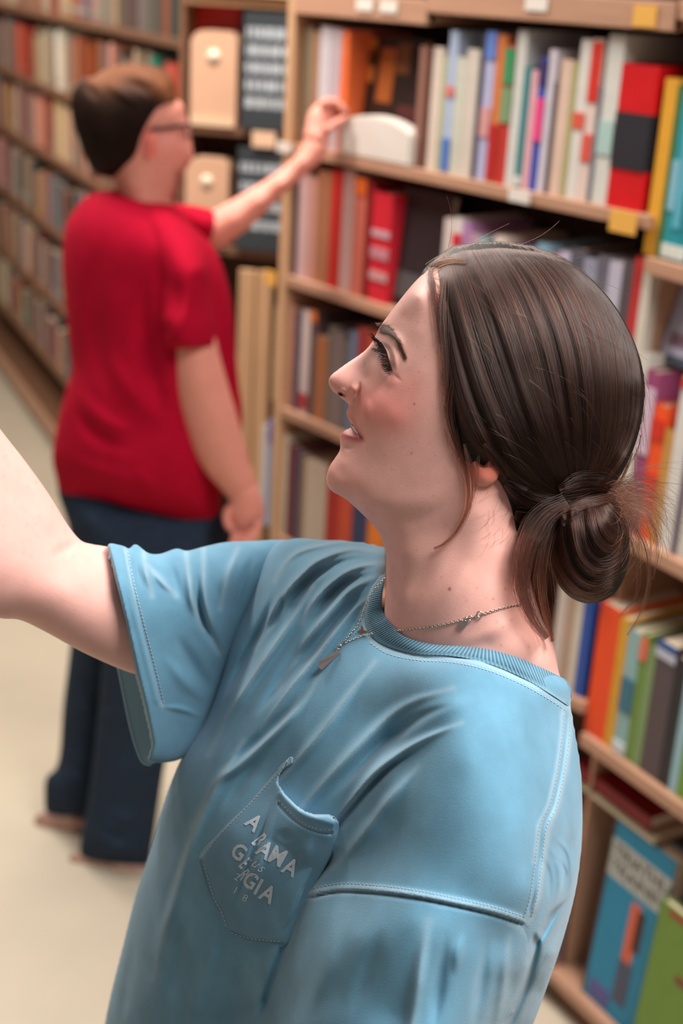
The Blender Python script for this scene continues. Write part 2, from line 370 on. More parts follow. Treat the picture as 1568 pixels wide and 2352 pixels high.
# face-out picture books on the bottom shelf and a red volume on top of them
def text_obj(name, body, size, m, parent, loc, rot, extrude=0.0004, align='LEFT', space=1.0):
    cu = bpy.data.curves.new(name, 'FONT'); cu.body = body; cu.size = size; cu.extrude = extrude; cu.align_x = align; cu.space_character = space
    o = bpy.data.objects.new(name, cu); COL.objects.link(o)
    dg = bpy.context.evaluated_depsgraph_get(); me = bpy.data.meshes.new_from_object(o.evaluated_get(dg))
    bpy.data.objects.remove(o); bpy.data.curves.remove(cu)
    q = link(name, me, m, parent); q.location = loc; q.rotation_euler = rot; return q
tb_ = face_out(U2, 1336, 1462, .091, .40, (24, 126, 162), 'big blue training book shown face-out on the bottom shelf', .02, .06, .045, dec=(
    (.02, 1, .70, .90, (176, 176, 168)), (.0, .03, 0, 1, (60, 60, 66)), (.5, .66, .34, .66, (206, 92, 62)), (.48, .7, .1, .34, (70, 74, 96)), (.62, .74, .42, .64, (60, 36, 34)), (.1, .45, .02, .12, (84, 84, 140))))
w_ = U2.t_at(1336, .091, .02) - U2.t_at(1462, .091, .02)
for k, t in enumerate(('TRIATHLON', 'TRAINING')):
    text_obj('cover_title', t, .036, mat('title_ink', (58, 54, 54), .6), tb_, (-.0012, w_ * .93, .40 * (.815 - .085 * k)), (math.pi / 2, 0, -math.pi / 2))
face_out(U2, 1440, 1640, .091, .34, (104, 134, 52), 'green picture book with a crimson ball, face-out on the bottom shelf', -.012, .07, .02, dec=(
    (.1, .3, .95, .98, (150, 40, 44)), (.42, .7, .95, .98, (150, 40, 44)), (.3, .7, .62, .66, (120, 50, 44)), (.3, .6, .06, .3, (170, 60, 90)), (.36, .5, .14, .24, (206, 120, 150))))
def flat_book(case, xa, xb, z, th, dep, col, label, inset, group='books lying flat'):
    ta, tb = case.t_at(xb, z, inset), case.t_at(xa, z, inset); w = tb - ta
    o = boxes_mesh('book', [(0, dep, 0, w, 0, .003), (0, dep, 0, w, th - .003, th), (0, .003, 0, w, 0, th)], cmat(col))
    boxes_mesh('page_block', [(.003, dep - .003, .003, w - .003, .003, th - .003)], M_PAGES, o)
    o.location = tuple(case.world(ta, inset, z)); o.rotation_euler = (0, 0, case.rz); tag(o, label, 'book', group); return o
flat_book(U2, 1320, 1500, .493, .012, .2, (214, 198, 170), 'thin cream booklet lying flat under the dark red book', .04)
flat_book(U2, 1320, 1490, .507, .032, .2, (134, 14, 24), 'dark red book lying flat on the bottom shelf display', .045)
row(U1, .09, [(1200, 1216, .25, (96, 20, 30)), (1216, 1232, .26, (110, 24, 32)), (1232, 1248, .27, (84, 60, 60)), (1248, 1262, .25, (150, 130, 130))], 'bottom shelf')

# ------------------------------------------------------------------ far bookcase, behind the man
H2d = ray(-690, -100); H2d[2] = 0
_pL = at_z(125, 1040, 0.0)
U3 = Case(_pL[:2], H2d, 'far bookcase')
U3a, U3b = U3.t_at(428, 1.4), U3.t_at(-60, 1.0)
ROWS3 = [1.755, 1.49, 1.235, 0.955, 0.665, 0.385, 0.12]
bc3 = U3.root('bookcase'); tag(bc3, 'far brown bookcase running back behind the man\'s head', 'bookcase', 'bookcases')
for z in ROWS3: shelf_board(U3, bc3, U3a, U3b, z, .24, .024, M_OAK2)
shelf_board(U3, bc3, U3a, U3b, 2.05, .24, .024, M_OAK2)
boxes_mesh('back_panel', [(.24, .252, U3a, U3b, 0, 2.3)], M_BACK, bc3)
boxes_mesh('side_panel', [(0, .252, U3a - .02, U3a, 0, 2.3)], M_OAK2, bc3, .002)
boxes_mesh('side_panel', [(0, .252, U3b, U3b + .02, 0, 2.3)], M_OAK2, bc3, .002)
boxes_mesh('base_rail', [(-.012, .0, U3a, U3b, .06, .13)], M_OAK, bc3, .002)
pal3 = [(150, 96, 80), (120, 52, 42), (170, 140, 120), (96, 84, 82), (186, 160, 140), (112, 100, 96), (84, 74, 84), (160, 110, 84), (132, 118, 108), (190, 140, 120), (140, 76, 60), (110, 112, 118), (70, 62, 62), (176, 150, 110), (146, 128, 118)]
names3 = {1.755: 'top shelf', 1.49: 'second shelf', 1.235: 'third shelf', .955: 'fourth shelf', .665: 'fifth shelf', .385: 'sixth shelf', .12: 'bottom shelf'}
special3 = {1.49: [(40, (190, 92, 70)), (58, (150, 50, 36)), (132, (222, 214, 206)), (205, (150, 74, 46)), (250, (216, 160, 138)), (345, (40, 120, 106)), (375, (206, 104, 84)), (395, (196, 92, 74)), (410, (186, 70, 50)), (425, (196, 60, 44))],
            1.235: [(85, (200, 140, 118)), (105, (150, 70, 56)), (130, (206, 176, 140)), (150, (206, 176, 140))]}
for z in ROWS3:
    if z < .2: continue
    items = []; t = U3b - .02
    xmax = {1.755: 440, 1.49: 440, 1.235: 225, .955: 225, .665: 190, .385: 175, .12: 150}[z]
    while t > U3a + .05:
        w = rng.uniform(.036, .062) if z < 1.7 else rng.uniform(.08, .14); c = rng.choice(pal3); h = rng.uniform(.165, .215)
        p = U3.world(t - w / 2, .012, z); x = project(p)[0]
        if x > xmax: break
        for (sx, sc_) in special3.get(z, ()):
            if abs(sx - x) < 11: c = sc_
        if x > -12: book(U3, t - w, t, z + .0005, h, tuple(max(0, min(255, int(v + rng.uniform(-10, 10)))) for v in c), names3[z], dep=.15, inset=rng.uniform(.008, .03), bands=((.1, .2, (160, 150, 140)),) if rng.random() < .18 else ())
        t -= w
# ------------------------------------------------------------------ corner unit with file boxes and black signs, beside the man's face
B = at_depth(676, 160, 3.32); dC = np.array([-.62, .79, 0.0]); A = on_plane(424, 160, B, dC); dC = A - B; dC[2] = 0; LC = float(np.linalg.norm(dC))
U4 = Case(B[:2], dC, 'corner unit')
bc4 = U4.root('bookcase'); tag(bc4, 'tan corner shelf unit holding file boxes and black signs', 'bookcase', 'bookcases')
for z in (1.875, 1.57, 1.27, .95, .62, .3, .06): shelf_board(U4, bc4, 0, LC, z, .17, .02, M_OAK2 if z < 1.6 else M_TAN)
boxes_mesh('back_panel', [(.17, .18, 0, LC, 0, 2.3)], M_BACK, bc4)
for t, m_ in ((-.02, M_TAN), (LC, M_OAK2)): boxes_mesh('side_panel', [(0, .18, t, t + .015, 0, 2.3)], m_, bc4, .002)
for xa, xb in ((548, 585), (588, 622)):
    ta, tb = U4.t_at(xb, 1.0), U4.t_at(xa, 1.0)
    boxes_mesh('door_panel', [(-.018, 0, ta, tb, .06, 1.22)], M_TAN, bc4, .003)
boxes_mesh('cornice_box', [(-.02, .17, .0, LC, 1.88, 2.0)], mat('cornice', (226, 196, 152), .6), bc4, .004)
M_BOX = mat('file_box_card', (212, 168, 138), .7, .04, 20)
def file_box(xa, xb, z, h, label):
    ta, tb = U4.t_at(xb, z), U4.t_at(xa, z); w = tb - ta; n = 10; r = w * .28
    prof = [(0, 0)] + [(r - r * math.cos(a), h - r + r * math.sin(a)) for a in np.linspace(0, math.pi / 2, n)] + [(w - r + r * math.sin(a), h - r + r * math.cos(a)) for a in np.linspace(0, math.pi / 2, n)] + [(w, 0)]
    k = len(prof); th = .08
    vs = [(0, y, zz) for y, zz in prof] + [(th, y, zz) for y, zz in prof]
    fs = [tuple(range(k))[::-1], tuple(range(k, 2 * k))] + [(i, (i + 1) % k, (i + 1) % k + k, i + k) for i in range(k)]
    o = mesh('file_box', vs, fs, M_BOX); o.location = tuple(U4.world(ta, -.004, z)); o.rotation_euler = (0, 0, U4.rz)
    # round white knob and its rim
    tube('finger_disc', [(-.004, w * .5, h * .74), (.001, w * .5, h * .74)], w * .14, mat('disc', (238, 220, 196), .6), o, 20)
    boxes_mesh('base_strip', [(-.003, .004, w * .02, w * .98, 0, h * .1)], mat('strip', (226, 192, 158), .7), o)
    tag(o, label, 'file box', 'tan file boxes on the corner unit'); return o
z1 = 1.571
file_box(437, 541, z1, .225, 'tan file box with white disc, level with the man\'s glasses')
file_box(425, 522, 1.271, .22, 'tan file box with white disc, behind the reaching upper arm')
ta, tb = U4.t_at(546, z1, .085), U4.t_at(430, z1, .085)
o = boxes_mesh('book', [(0, .02, 0, tb - ta, 0, .29)], cmat((196, 46, 34)), None, .002); o.location = tuple(U4.world(ta, .085, z1)); o.rotation_euler = (0, 0, U4.rz)
tag(o, 'red board cover standing behind the upper tan file box', 'book'); boxes_mesh('page_block', [(.02, .03, .004, tb - ta - .004, .004, .28)], M_PAGES, o)
M_SLATE = mat('slate', (52, 58, 64), .6, .1, 10); M_CHALK = mat('chalk', (176, 184, 190), .8, .2, 60)
def slate_sign(xa, xb, z, h, nlines, label, seed):
    ta, tb = U4.t_at(xb, z, -.01), U4.t_at(xa, z, -.01); w = tb - ta; r = random.Random(seed)
    o = boxes_mesh('chalk_sign', [(0, .012, 0, w, 0, h)], M_SLATE, None, .001); o.location = tuple(U4.world(ta, -.012, z)); o.rotation_euler = (0, .02, U4.rz)
    for k in range(nlines):
        y = w * .08
        while y < w * .9:
            l = w * r.uniform(.08, .2); zz = h * (.16 + .74 * (k + .5) / nlines)
            boxes_mesh('chalk_mark', [(-.0008, .0005, y, min(y + l, w * .94), zz - h * .045, zz + h * .05)], M_CHALK, o); y += l + w * .04
    tag(o, label, 'sign', 'black chalk signs on the corner unit'); return o
slate_sign(553, 668, z1, .275, 5, 'black sign with rows of pale lettering, above the reaching forearm', 3)
slate_sign(540, 648, 1.271, .255, 4, 'lower black sign with faint lettering, behind the reaching forearm', 5)
ta = U4.t_at(606, z1, -.02)
o = boxes_mesh('price_card', [(-.02, -.017, ta - .03, ta + .03, z1 - .04, z1 - .002)], mat('card', (228, 190, 160), .7), bc4)
# wall behind everything
boxes_mesh('wall_back', [(3.6, 3.7, -3, 10, 0, 3.2)], M_WALL)['kind'] = 'structure'
boxes_mesh('wall_far', [(-4, 3.7, 8.4, 8.5, 0, 3.2)], M_WALL)['kind'] = 'structure'
for _n, _l in (('wall_back', 'plain brown wall behind the bookcases'), ('wall_far', 'plain wall at the end of the aisle')): bpy.data.objects[_n]['label'] = _l
# ================================================================== surface tools for people
def resample(pts, step, closed=False):
    P = np.array([p[:2] for p in pts], float)
    if closed: P = np.vstack([P, P[:1]])
    out = []
    for a, b in zip(P[:-1], P[1:]):
        n = max(1, int(np.hypot(*(b - a)) / step))
        for k in range(n): out.append(a + (b - a) * k / n)
    if not closed: out.append(P[-1])
    return np.array(out)
def smooth_line(pts, n=40, closed=False):
    """Catmull-Rom through points of any dimension"""
    P = np.array(pts, float); m_ = len(P); out = []
    segs = m_ if closed else m_ - 1
    for i in range(segs):
        p0 = P[(i - 1) % m_] if (closed or i > 0) else 2 * P[0] - P[1]
        p1, p2 = P[i], P[(i + 1) % m_]
        p3 = P[(i + 2) % m_] if (closed or i < m_ - 2) else 2 * P[-1] - P[-2]
        k = max(2, int(round(n / segs)))
        for t in np.arange(k) / k:
            out.append(0.5 * (2 * p1 + (p2 - p0) * t + (2 * p0 - 5 * p1 + 4 * p2 - p3) * t ** 2 + (3 * p1 - p0 - 3 * p2 + p3) * t ** 3))
    if not closed: out.append(P[-1])
    return np.array(out)
class TPS:
    def __init__(s, pts, lam=1e-4):
        P = np.array(pts, float); s.c = P[:, :2] / 300.0; v = P[:, 2]; n = len(P)
        d = np.hypot(*(s.c[:, None] - s.c[None]).transpose(2, 0, 1)); K = s.k(d) + lam * np.eye(n)
        Pm = np.hstack([np.ones((n, 1)), s.c]); A = np.zeros((n + 3, n + 3))
        A[:n, :n] = K; A[:n, n:] = Pm; A[n:, :n] = Pm.T
        s.w = np.linalg.solve(A, np.concatenate([v, np.zeros(3)]))
    @staticmethod
    def k(d): return d * d * np.log(d + 1e-9)
    def __call__(s, x, y):
        x = np.asarray(x, float) / 300.0; y = np.asarray(y, float) / 300.0; n = len(s.c)
        r = s.w[n] + s.w[n + 1] * x + s.w[n + 2] * y
        for i in range(n): r = r + s.w[i] * s.k(np.hypot(x - s.c[i, 0], y - s.c[i, 1]))
        return r
def seg_dist(x, y, line):
    """distance from points to an open polyline and the parameter (0..1) of the nearest place"""
    L = np.array(line, float)[:, :2]; best = np.full(x.shape, 1e9); par = np.zeros(x.shape)
    ln = np.hypot(*(L[1:] - L[:-1]).T); cum = np.concatenate([[0], np.cumsum(ln)]); tot = max(cum[-1], 1e-6)
    for i in range(len(L) - 1):
        a, b = L[i], L[i + 1]; ab = b - a; q = max(ab @ ab, 1e-9)
        t = np.clip(((x - a[0]) * ab[0] + (y - a[1]) * ab[1]) / q, 0, 1)
        d = np.hypot(x - a[0] - t * ab[0], y - a[1] - t * ab[1]); m_ = d < best
        best = np.where(m_, d, best); par = np.where(m_, (cum[i] + t * ln[i]) / tot, par)
    return best, par
def in_poly(x, y, poly):
    P = np.array(poly, float)[:, :2]; ins = np.zeros(x.shape, bool); n = len(P)
    for i in range(n):
        x0, y0 = P[i]; x1, y1 = P[(i + 1) % n]
        if y0 == y1: continue
        c = ((y0 > y) != (y1 > y)) & (x < (x1 - x0) * (y - y0) / (y1 - y0) + x0); ins ^= c
    return ins
def surface_nets(F, org, stp):
    ins = F < 0
    c = ins[:-1, :-1, :-1].astype(np.uint8)
    for dx, dy, dz in ((1,0,0),(0,1,0),(0,0,1),(1,1,0),(1,0,1),(0,1,1),(1,1,1)):
        c = c + ins[dx:F.shape[0]-1+dx, dy:F.shape[1]-1+dy, dz:F.shape[2]-1+dz]
    act = (c > 0) & (c < 8); I, J, K = np.nonzero(act); n = len(I)
    idx = np.full(act.shape, -1, np.int32); idx[I, J, K] = np.arange(n)
    corn = [(a, b, d) for a in (0, 1) for b in (0, 1) for d in (0, 1)]
    val = {q: F[I + q[0], J + q[1], K + q[2]] for q in corn}
    acc = np.zeros((n, 3)); cnt = np.zeros(n)
    for q in corn:
        for ax in range(3):
            if q[ax]: continue
            r = list(q); r[ax] = 1; r = tuple(r); a, b = val[q], val[r]; m_ = (a < 0) != (b < 0)
            t = np.where(m_, a / np.where(m_, a - b, 1), 0)
            for k in range(3): acc[:, k] += np.where(m_, (t if k == ax else q[k]), 0)
            cnt += m_
    V = (np.stack([I, J, K], 1) + acc / cnt[:, None]) * np.array(stp) + np.array(org)
    quads = []
    for ax in range(3):
        sl0 = [slice(None)] * 3; sl1 = [slice(None)] * 3; sl0[ax] = slice(None, -1); sl1[ax] = slice(1, None)
        ch = ins[tuple(sl0)] != ins[tuple(sl1)]
        o1, o2 = (ax + 1) % 3, (ax + 2) % 3
        P = np.stack(np.nonzero(ch), 1)
        ok = (P[:, o1] > 0) & (P[:, o2] > 0) & (P[:, o1] < act.shape[o1]) & (P[:, o2] < act.shape[o2]); P = P[ok]
        def g(d1, d2):
            Q = P.copy(); Q[:, o1] -= d1; Q[:, o2] -= d2; return idx[Q[:, 0], Q[:, 1], Q[:, 2]]
        q = np.stack([g(1, 1), g(0, 1), g(0, 0), g(1, 0)], 1)
        flip = ~ins[P[:, 0], P[:, 1], P[:, 2]]; q[flip] = q[flip][:, ::-1]
        quads.append(q[(q >= 0).all(1)])
    return V, np.vstack(quads)
def raw_mesh(name, V, Q, m=None, parent=None, smooth=True):
    me = bpy.data.meshes.new(name); n, k = len(V), len(Q); w = Q.shape[1]
    me.vertices.add(n); me.vertices.foreach_set('co', np.ascontiguousarray(V, np.float32).ravel())
    me.loops.add(k * w); me.loops.foreach_set('vertex_index', np.ascontiguousarray(Q, np.int32).ravel())
    me.polygons.add(k); me.polygons.foreach_set('loop_start', np.arange(0, k * w, w, dtype=np.int32))
    me.polygons.foreach_set('use_smooth', np.full(k, smooth)); me.update(calc_edges=True)
    return link(name, me, m, parent)
class Piece:
    """a rounded solid: outline in photo columns/rows, a mid-surface depth field and a half-thickness field (metres)"""
    def __init__(s, outline, depth, width, step=4.0, ds=0.0015, sharp=(), edge=10.0, curve=True, pin=18.0, back=1.0, lam=1e-4):
        s.out = smooth_line(outline, len(outline) * 6, True) if curve else np.array(outline, float)
        s.D = TPS(depth, 1e-3)
        pins = resample(s.out, pin, True); keep = np.ones(len(pins), bool)
        for sh in sharp:
            d, _ = seg_dist(pins[:, 0], pins[:, 1], sh); keep &= d > 14
        pins = pins[keep]
        pts = [(p[0], p[1], 0.0) for p in pins] + [(x, y, w * w) for x, y, w in width]
        s.Qt = TPS(pts, lam); s.back = back; s.strokes = []; s.step = step; s.ds = ds
        x0, y0 = s.out.min(0) - 3 * step; x1, y1 = s.out.max(0) + 3 * step
        s.x0, s.y0 = x0, y0; s.gx = np.arange(x0, x1, step); s.gy = np.arange(y0, y1, step)
        X, Y = np.meshgrid(s.gx, s.gy, indexing='ij')
        closed = np.vstack([s.out, s.out[:1]]); d, _ = seg_dist(X, Y, closed); ins = in_poly(X, Y, s.out)
        sd = np.where(ins, d, -d); Q = s.Qt(X, Y); wm = max(w for _, _, w in width)
        Q = np.where(ins, np.maximum(Q, 2e-7 * sd * wm * 100), np.minimum(Q, wm * wm * sd / 320.0))
        Q = np.minimum(Q, (wm * 1.35) ** 2)
        for sh in sharp:
            dd, _ = seg_dist(X, Y, sh); k = np.clip(dd / edge, 0, 1); Q = np.where(ins, Q * (1 - (1 - k) ** 2), Q)
        s.Q = Q; s.Dg = s.D(X, Y)
    def bil(s, G, x, y):
        u = np.clip((np.asarray(x) - s.x0) / s.step, 0, len(s.gx) - 1.001); v = np.clip((np.asarray(y) - s.y0) / s.step, 0, len(s.gy) - 1.001)
        i = u.astype(int); j = v.astype(int); a = u - i; b = v - j
        return G[i, j] * (1 - a) * (1 - b) + G[i + 1, j] * a * (1 - b) + G[i, j + 1] * (1 - a) * b + G[i + 1, j + 1] * a * b
    def disp(s, x, y):
        r = np.zeros(np.shape(x))
        for st in s.strokes:
            line, amp, wid = st[:3]; L = smooth_line(line, max(12, len(line) * 5)) if len(line) > 2 else np.array(line, float)
            mn = L.min(0) - 4 * wid; mx = L.max(0) + 4 * wid
            m_ = (x > mn[0]) & (x < mx[0]) & (y > mn[1]) & (y < mx[1])
            if not m_.any(): continue
            d, t = seg_dist(x[m_], y[m_], L); tap = np.clip(np.minimum(t, 1 - t) / (st[3] if len(st) > 3 else 0.48), 0, 1) if len(L) > 1 else 1
            if len(st) > 3 and st[3] <= 0: tap = 1
            w2 = tap * tap * (3 - 2 * tap); r[m_] += amp * np.exp(-(d / (wid * (.55 + .45 * w2))) ** 2) * w2
        return r
    def front(s, x, y):      # depth of the near surface
        x = np.asarray(x, float); y = np.asarray(y, float)
        if getattr(s, 'fg', None) is None:
            X, Y = np.meshgrid(s.gx, s.gy, indexing='ij'); s.fg = s.Dg - s.disp(X, Y)
        return s.bil(s.fg, x, y) - np.sqrt(np.maximum(s.bil(s.Q, x, y), 0))
    def build(s):
        wm = math.sqrt(max(s.Q.max(), 1e-8)); ds = s.ds; sa = np.arange(-wm - 3 * ds, wm * s.back + 3 * ds, ds)
        s2 = np.where(sa < 0, sa ** 2, (sa / s.back) ** 2).astype(np.float32)
        F = s2[None, None, :] - s.Q.astype(np.float32)[:, :, None]
        V, Q = surface_nets(F, (s.x0, s.y0, sa[0]), (s.step, s.step, ds))
        E = np.vstack([Q[:, [0, 1]], Q[:, [1, 2]], Q[:, [2, 3]], Q[:, [3, 0]]]); n = len(V); cn = np.bincount(E[:, 0], minlength=n) + np.bincount(E[:, 1], minlength=n)
        for lam_ in (.5, -.52, .5, -.52, .5, -.52, .5, -.5):      # shrink-free smoothing of the grid steps
            A_ = np.stack([np.bincount(E[:, 0], V[E[:, 1], k], n) + np.bincount(E[:, 1], V[E[:, 0], k], n) for k in range(3)], 1) / np.maximum(cn, 1)[:, None]
            V = V + lam_ * (A_ - V)
        x, y, z = V.T; dep = s.bil(s.Dg, x, y)
        fr = np.clip(-z / 0.004, 0, 1)
        dsp = s.disp(x, y) * fr
        s.V = V; s.px = (x, y); s.facing = fr
        return at_depth_v(x, y, dep + z - dsp), Q
def paint(o, base, px, py, strokes, mask=None, attr='tint'):
    """pigment and some painted light, linear colour per vertex: strokes (line or point, radius px, rgb, strength)"""
    n = len(px); c = np.tile(np.array(srgb(base)), (n, 1))
    for (line, rad, col, st) in strokes:
        L = np.array(line, float)
        if L.ndim == 1: L = np.vstack([L, L + [0.01, 0.01]])
        mn = L.min(0) - 3 * rad; mx = L.max(0) + 3 * rad
        m_ = (px > mn[0]) & (px < mx[0]) & (py > mn[1]) & (py < mx[1])
        if mask is not None: m_ &= mask
        if not m_.any(): continue
        d, _ = seg_dist(px[m_], py[m_], L); k = (st * np.exp(-(d / rad) ** 2))[:, None]
        c[m_] = c[m_] * (1 - k) + np.array(srgb(col)) * k
    a = o.data.color_attributes.new(attr, 'FLOAT_COLOR', 'POINT'); a.data.foreach_set('color', c.astype(np.float32).ravel())
def hair_curves(name, strands, radius, m, parent):
    """strands: list of (k,3) arrays"""
    cu = bpy.data.hair_curves.new(name); cu.add_curves([len(a) for a in strands])
    P = np.vstack(strands).astype(np.float32); cu.attributes['position'].data.foreach_set('vector', P.ravel())
    rad = cu.attributes.get('radius') or cu.attributes.new('radius', 'FLOAT', 'POINT')
    R = np.concatenate([radius * (np.linspace(1, .35, len(a)) if len(a) > 1 else [1]) for a in strands]).astype(np.float32)
    rad.data.foreach_set('value', R)
    o = bpy.data.objects.new(name, cu); COL.objects.link(o); cu.materials.append(m); o.parent = parent
    return o
def join_raw(name, parts, m, parent=None):
    V = []; Q = []; k = 0
    for v, q in parts: V.append(v); Q.append(q + k); k += len(v)
    return raw_mesh(name, np.vstack(V), np.vstack(Q), m, parent)
# ================================================================== the woman
nrs = np.random.RandomState(11)
HD = 1.03      # depth of her head's mid-plane
M_SKIN = mat('fair_skin', (232, 184, 164), 0.5, 0.05, 90, 0.10, 900, spec=0.35, sss=0.12, attr='tint')
M_TEE = mat('blue_jersey', (110, 160, 185), 0.9, 0.16, 26, 0.35, 1500, spec=0.15, sheen=0.25, attr='tint')
M_RIB = mat('blue_rib', (110, 160, 185), 0.9, 0.1, 60, 0.2, 1500, spec=0.15, sheen=0.2, attr='tint')
woman = empty('person', tuple(at_z(1000, 2300, 0) * 0 + np.array([0.72, 0.74, 0.0])))
tag(woman, 'person in faded blue pocket T-shirt with a low brown bun, looking up', 'person', 'people browsing the shelves')
def adopt(o, p):
    o.parent = p; o.matrix_parent_inverse = p.matrix_basis.inverted() if p.type == 'EMPTY' else Matrix.Identity(4)
    return o

profile = [(1003, 607), (975, 626), (950, 650), (925, 680), (900, 712), (883, 735), (871, 752), (864, 766), (858, 778), (849, 792), (836, 806), (820, 818), (796, 834), (774, 850), (759, 863), (754, 875), (757, 889), (765, 899),
           (777, 909), (790, 920), (799, 927), (800, 935), (796, 944), (795, 951), (799, 960), (803, 969), (808, 976), (803, 983), (794, 987), (785, 995), (780, 1008), (781, 1022), (779, 1036), (769, 1052), (758, 1068), (751, 1086),
           (749, 1101), (753, 1117), (764, 1130), (782, 1139), (803, 1154), (830, 1179), (855, 1204), (872, 1229), (882, 1255), (887, 1285), (886, 1340), (882, 1400), (878, 1470), (860, 1560)]
head_out = profile + [(1000, 1620), (1180, 1620), (1290, 1600), (1282, 1540), (1270, 1480), (1245, 1420), (1222, 1350), (1212, 1280), (1225, 1210), (1270, 1140), (1330, 1085), (1380, 1020), (1420, 930), (1436, 860), (1425, 780), (1385, 705), (1325, 645), (1240, 605), (1150, 588), (1070, 588)]
hw = [(960, 680, 36), (1000, 690, 47), (930, 730, 29), (905, 765, 24), (885, 775, 18), (1040, 640, 42), (960, 760, 47), (1010, 780, 60), (925, 800, 40), (900, 812, 34), (880, 815, 23), (865, 822, 16.5), (850, 826, 12), (828, 838, 9.5),
      (800, 858, 10), (780, 872, 10), (822, 868, 13.5), (800, 888, 13), (815, 900, 16), (782, 893, 9), (842, 868, 17), (855, 860, 21), (870, 870, 30), (900, 872, 42), (935, 862, 50), (980, 860, 60), (1040, 860, 68),
      (828, 915, 21), (845, 925, 30), (812, 940, 13), (820, 955, 19), (845, 960, 33), (870, 935, 39), (905, 930, 47), (950, 940, 57), (1010, 950, 66), (1080, 950, 71),
      (806, 955, 9), (812, 968, 13), (830, 985, 25), (828, 1006, 24), (800, 1003, 13.5), (812, 1010, 18), (795, 1030, 13), (810, 1040, 20), (850, 1010, 34), (880, 990, 43), (920, 1010, 51), (980, 1030, 60), (1050, 1050, 65),
      (775, 1080, 12.5), (790, 1065, 17), (772, 1105, 12.5), (795, 1110, 20), (830, 1070, 29), (830, 1125, 30), (870, 1090, 40), (880, 1150, 40), (930, 1110, 50), (980, 1150, 55), (1050, 1130, 62), (840, 1168, 26),
      (890, 1195, 34), (950, 1210, 46), (1030, 1220, 55), (1100, 1180, 62), (930, 1270, 41), (1000, 1300, 52), (1080, 1290, 56), (1150, 1270, 52), (930, 1370, 40), (1000, 1390, 54), (1090, 1390, 60), (1170, 1370, 52), (940, 1460, 40), (1020, 1480, 54), (1120, 1480, 62), (1210, 1470, 56), (1240, 1530, 44), (1120, 1550, 60),
      (1200, 800, 73), (1300, 800, 62), (1100, 720, 65), (1200, 680, 58), (1350, 860, 50), (1250, 950, 68), (1150, 900, 74), (1300, 1000, 50), (1200, 1080, 56)]
HEAD = Piece(head_out, [(700, 900, HD), (1400, 900, HD), (1000, 1300, HD + .004), (1100, 1600, HD + .01), (900, 1600, HD + .02)], [(x, y, w / 1000) for x, y, w in hw], 3.0, 0.0011, pin=14, lam=2e-5)
HEAD.strokes = [
    # brow ridge, socket, lid fold, lower lid
    ([(868, 756), (890, 762), (915, 785), (930, 815)], .0022, 13), ([(868, 790), (880, 795), (893, 808), (905, 835)], -.0028, 10), ([(880, 785), (897, 800), (907, 830), (912, 858)], .0016, 7),
    ([(861, 805), (873, 800), (885, 815), (893, 838)], .003, 9), ([(870, 838), (886, 852), (905, 866)], -.0016, 7), ([(866, 855), (890, 874), (920, 885)], .0006, 12),
    ([(898, 852), (912, 868), (926, 878)], -.0006, 4),
    # nose wing, nostril, crease
    ([(800, 890), (812, 893), (818, 905)], .0026, 10), ([(826, 872), (825, 893), (817, 917), (808, 926)], -.0035, 5.5), ([(776, 903), (783, 905), (790, 909)], -.0055, 4.2), ([(776, 893), (786, 896), (797, 903)], .0012, 5),
    # smile fold, cheek apple
    ([(826, 890), (817, 925), (813, 950), (819, 975), (829, 1000)], -.0022, 6), ([(842, 905), (838, 945), (842, 975)], .0022, 14), ([(880, 930), (900, 950)], .002, 34, 0),
    # lips
    ([(801, 953), (810, 966), (822, 986), (830, 1004)], .0016, 6), ([(803, 976), (812, 985), (822, 997), (830, 1006)], -.0065, 4.2), ([(786, 996), (800, 1000), (815, 1006), (826, 1009)], .0028, 7), ([(785, 1026), (800, 1028), (815, 1024)], -.0018, 7),
    ([(831, 1000), (836, 1012), (836, 1024)], -.0014, 4.5), ([(765, 1085), (775, 1105)], .0014, 16, 0),
    # jaw edge, tendon, ear hollow
    ([(800, 1148), (850, 1182), (910, 1196), (980, 1185), (1045, 1140)], -.0009, 18), ([(840, 1140), (900, 1158), (970, 1150), (1040, 1110)], .0010, 26),
    ([(1130, 1180), (1080, 1290), (1010, 1400), (960, 1470)], .0035, 28), ([(1010, 1250), (960, 1340), (930, 1420)], -.003, 24), ([(1200, 1380), (1150, 1440), (1050, 1480)], .002, 20)]
hv, hq = HEAD.build(); n_head = len(hv)
# far arm, raised
arm_out = [(480, 1400), (420, 1325), (330, 1282), (250, 1257), (212, 1250), (184, 1240), (152, 1200), (110, 1132), (60, 1062), (0, 985), (-70, 890), (-130, 800), (-170, 700), (-250, 690), (-280, 800), (-270, 950), (-235, 1100), (-190, 1250), (-130, 1350), (-70, 1402), (0, 1420), (45, 1424), (100, 1449), (200, 1503), (312, 1549), (400, 1560), (470, 1520)]
ARM = Piece(arm_out, [(480, 1450, 1.20), (250, 1400, 1.13), (0, 1300, 1.07), (-150, 1100, 1.04), (-220, 700, 1.03)],
            [(400, 1440, .04), (280, 1400, .048), (150, 1360, .048), (30, 1290, .047), (-80, 1220, .045), (-120, 1060, .042), (-170, 900, .036), (-200, 780, .029)], 5.0, 0.002, pin=30)
ARM.strokes = [([(184, 1240), (150, 1262), (110, 1275)], -.004, 14, .5), ([(60, 1150), (120, 1200), (150, 1240)], .002, 30)]
av, aq = ARM.build()
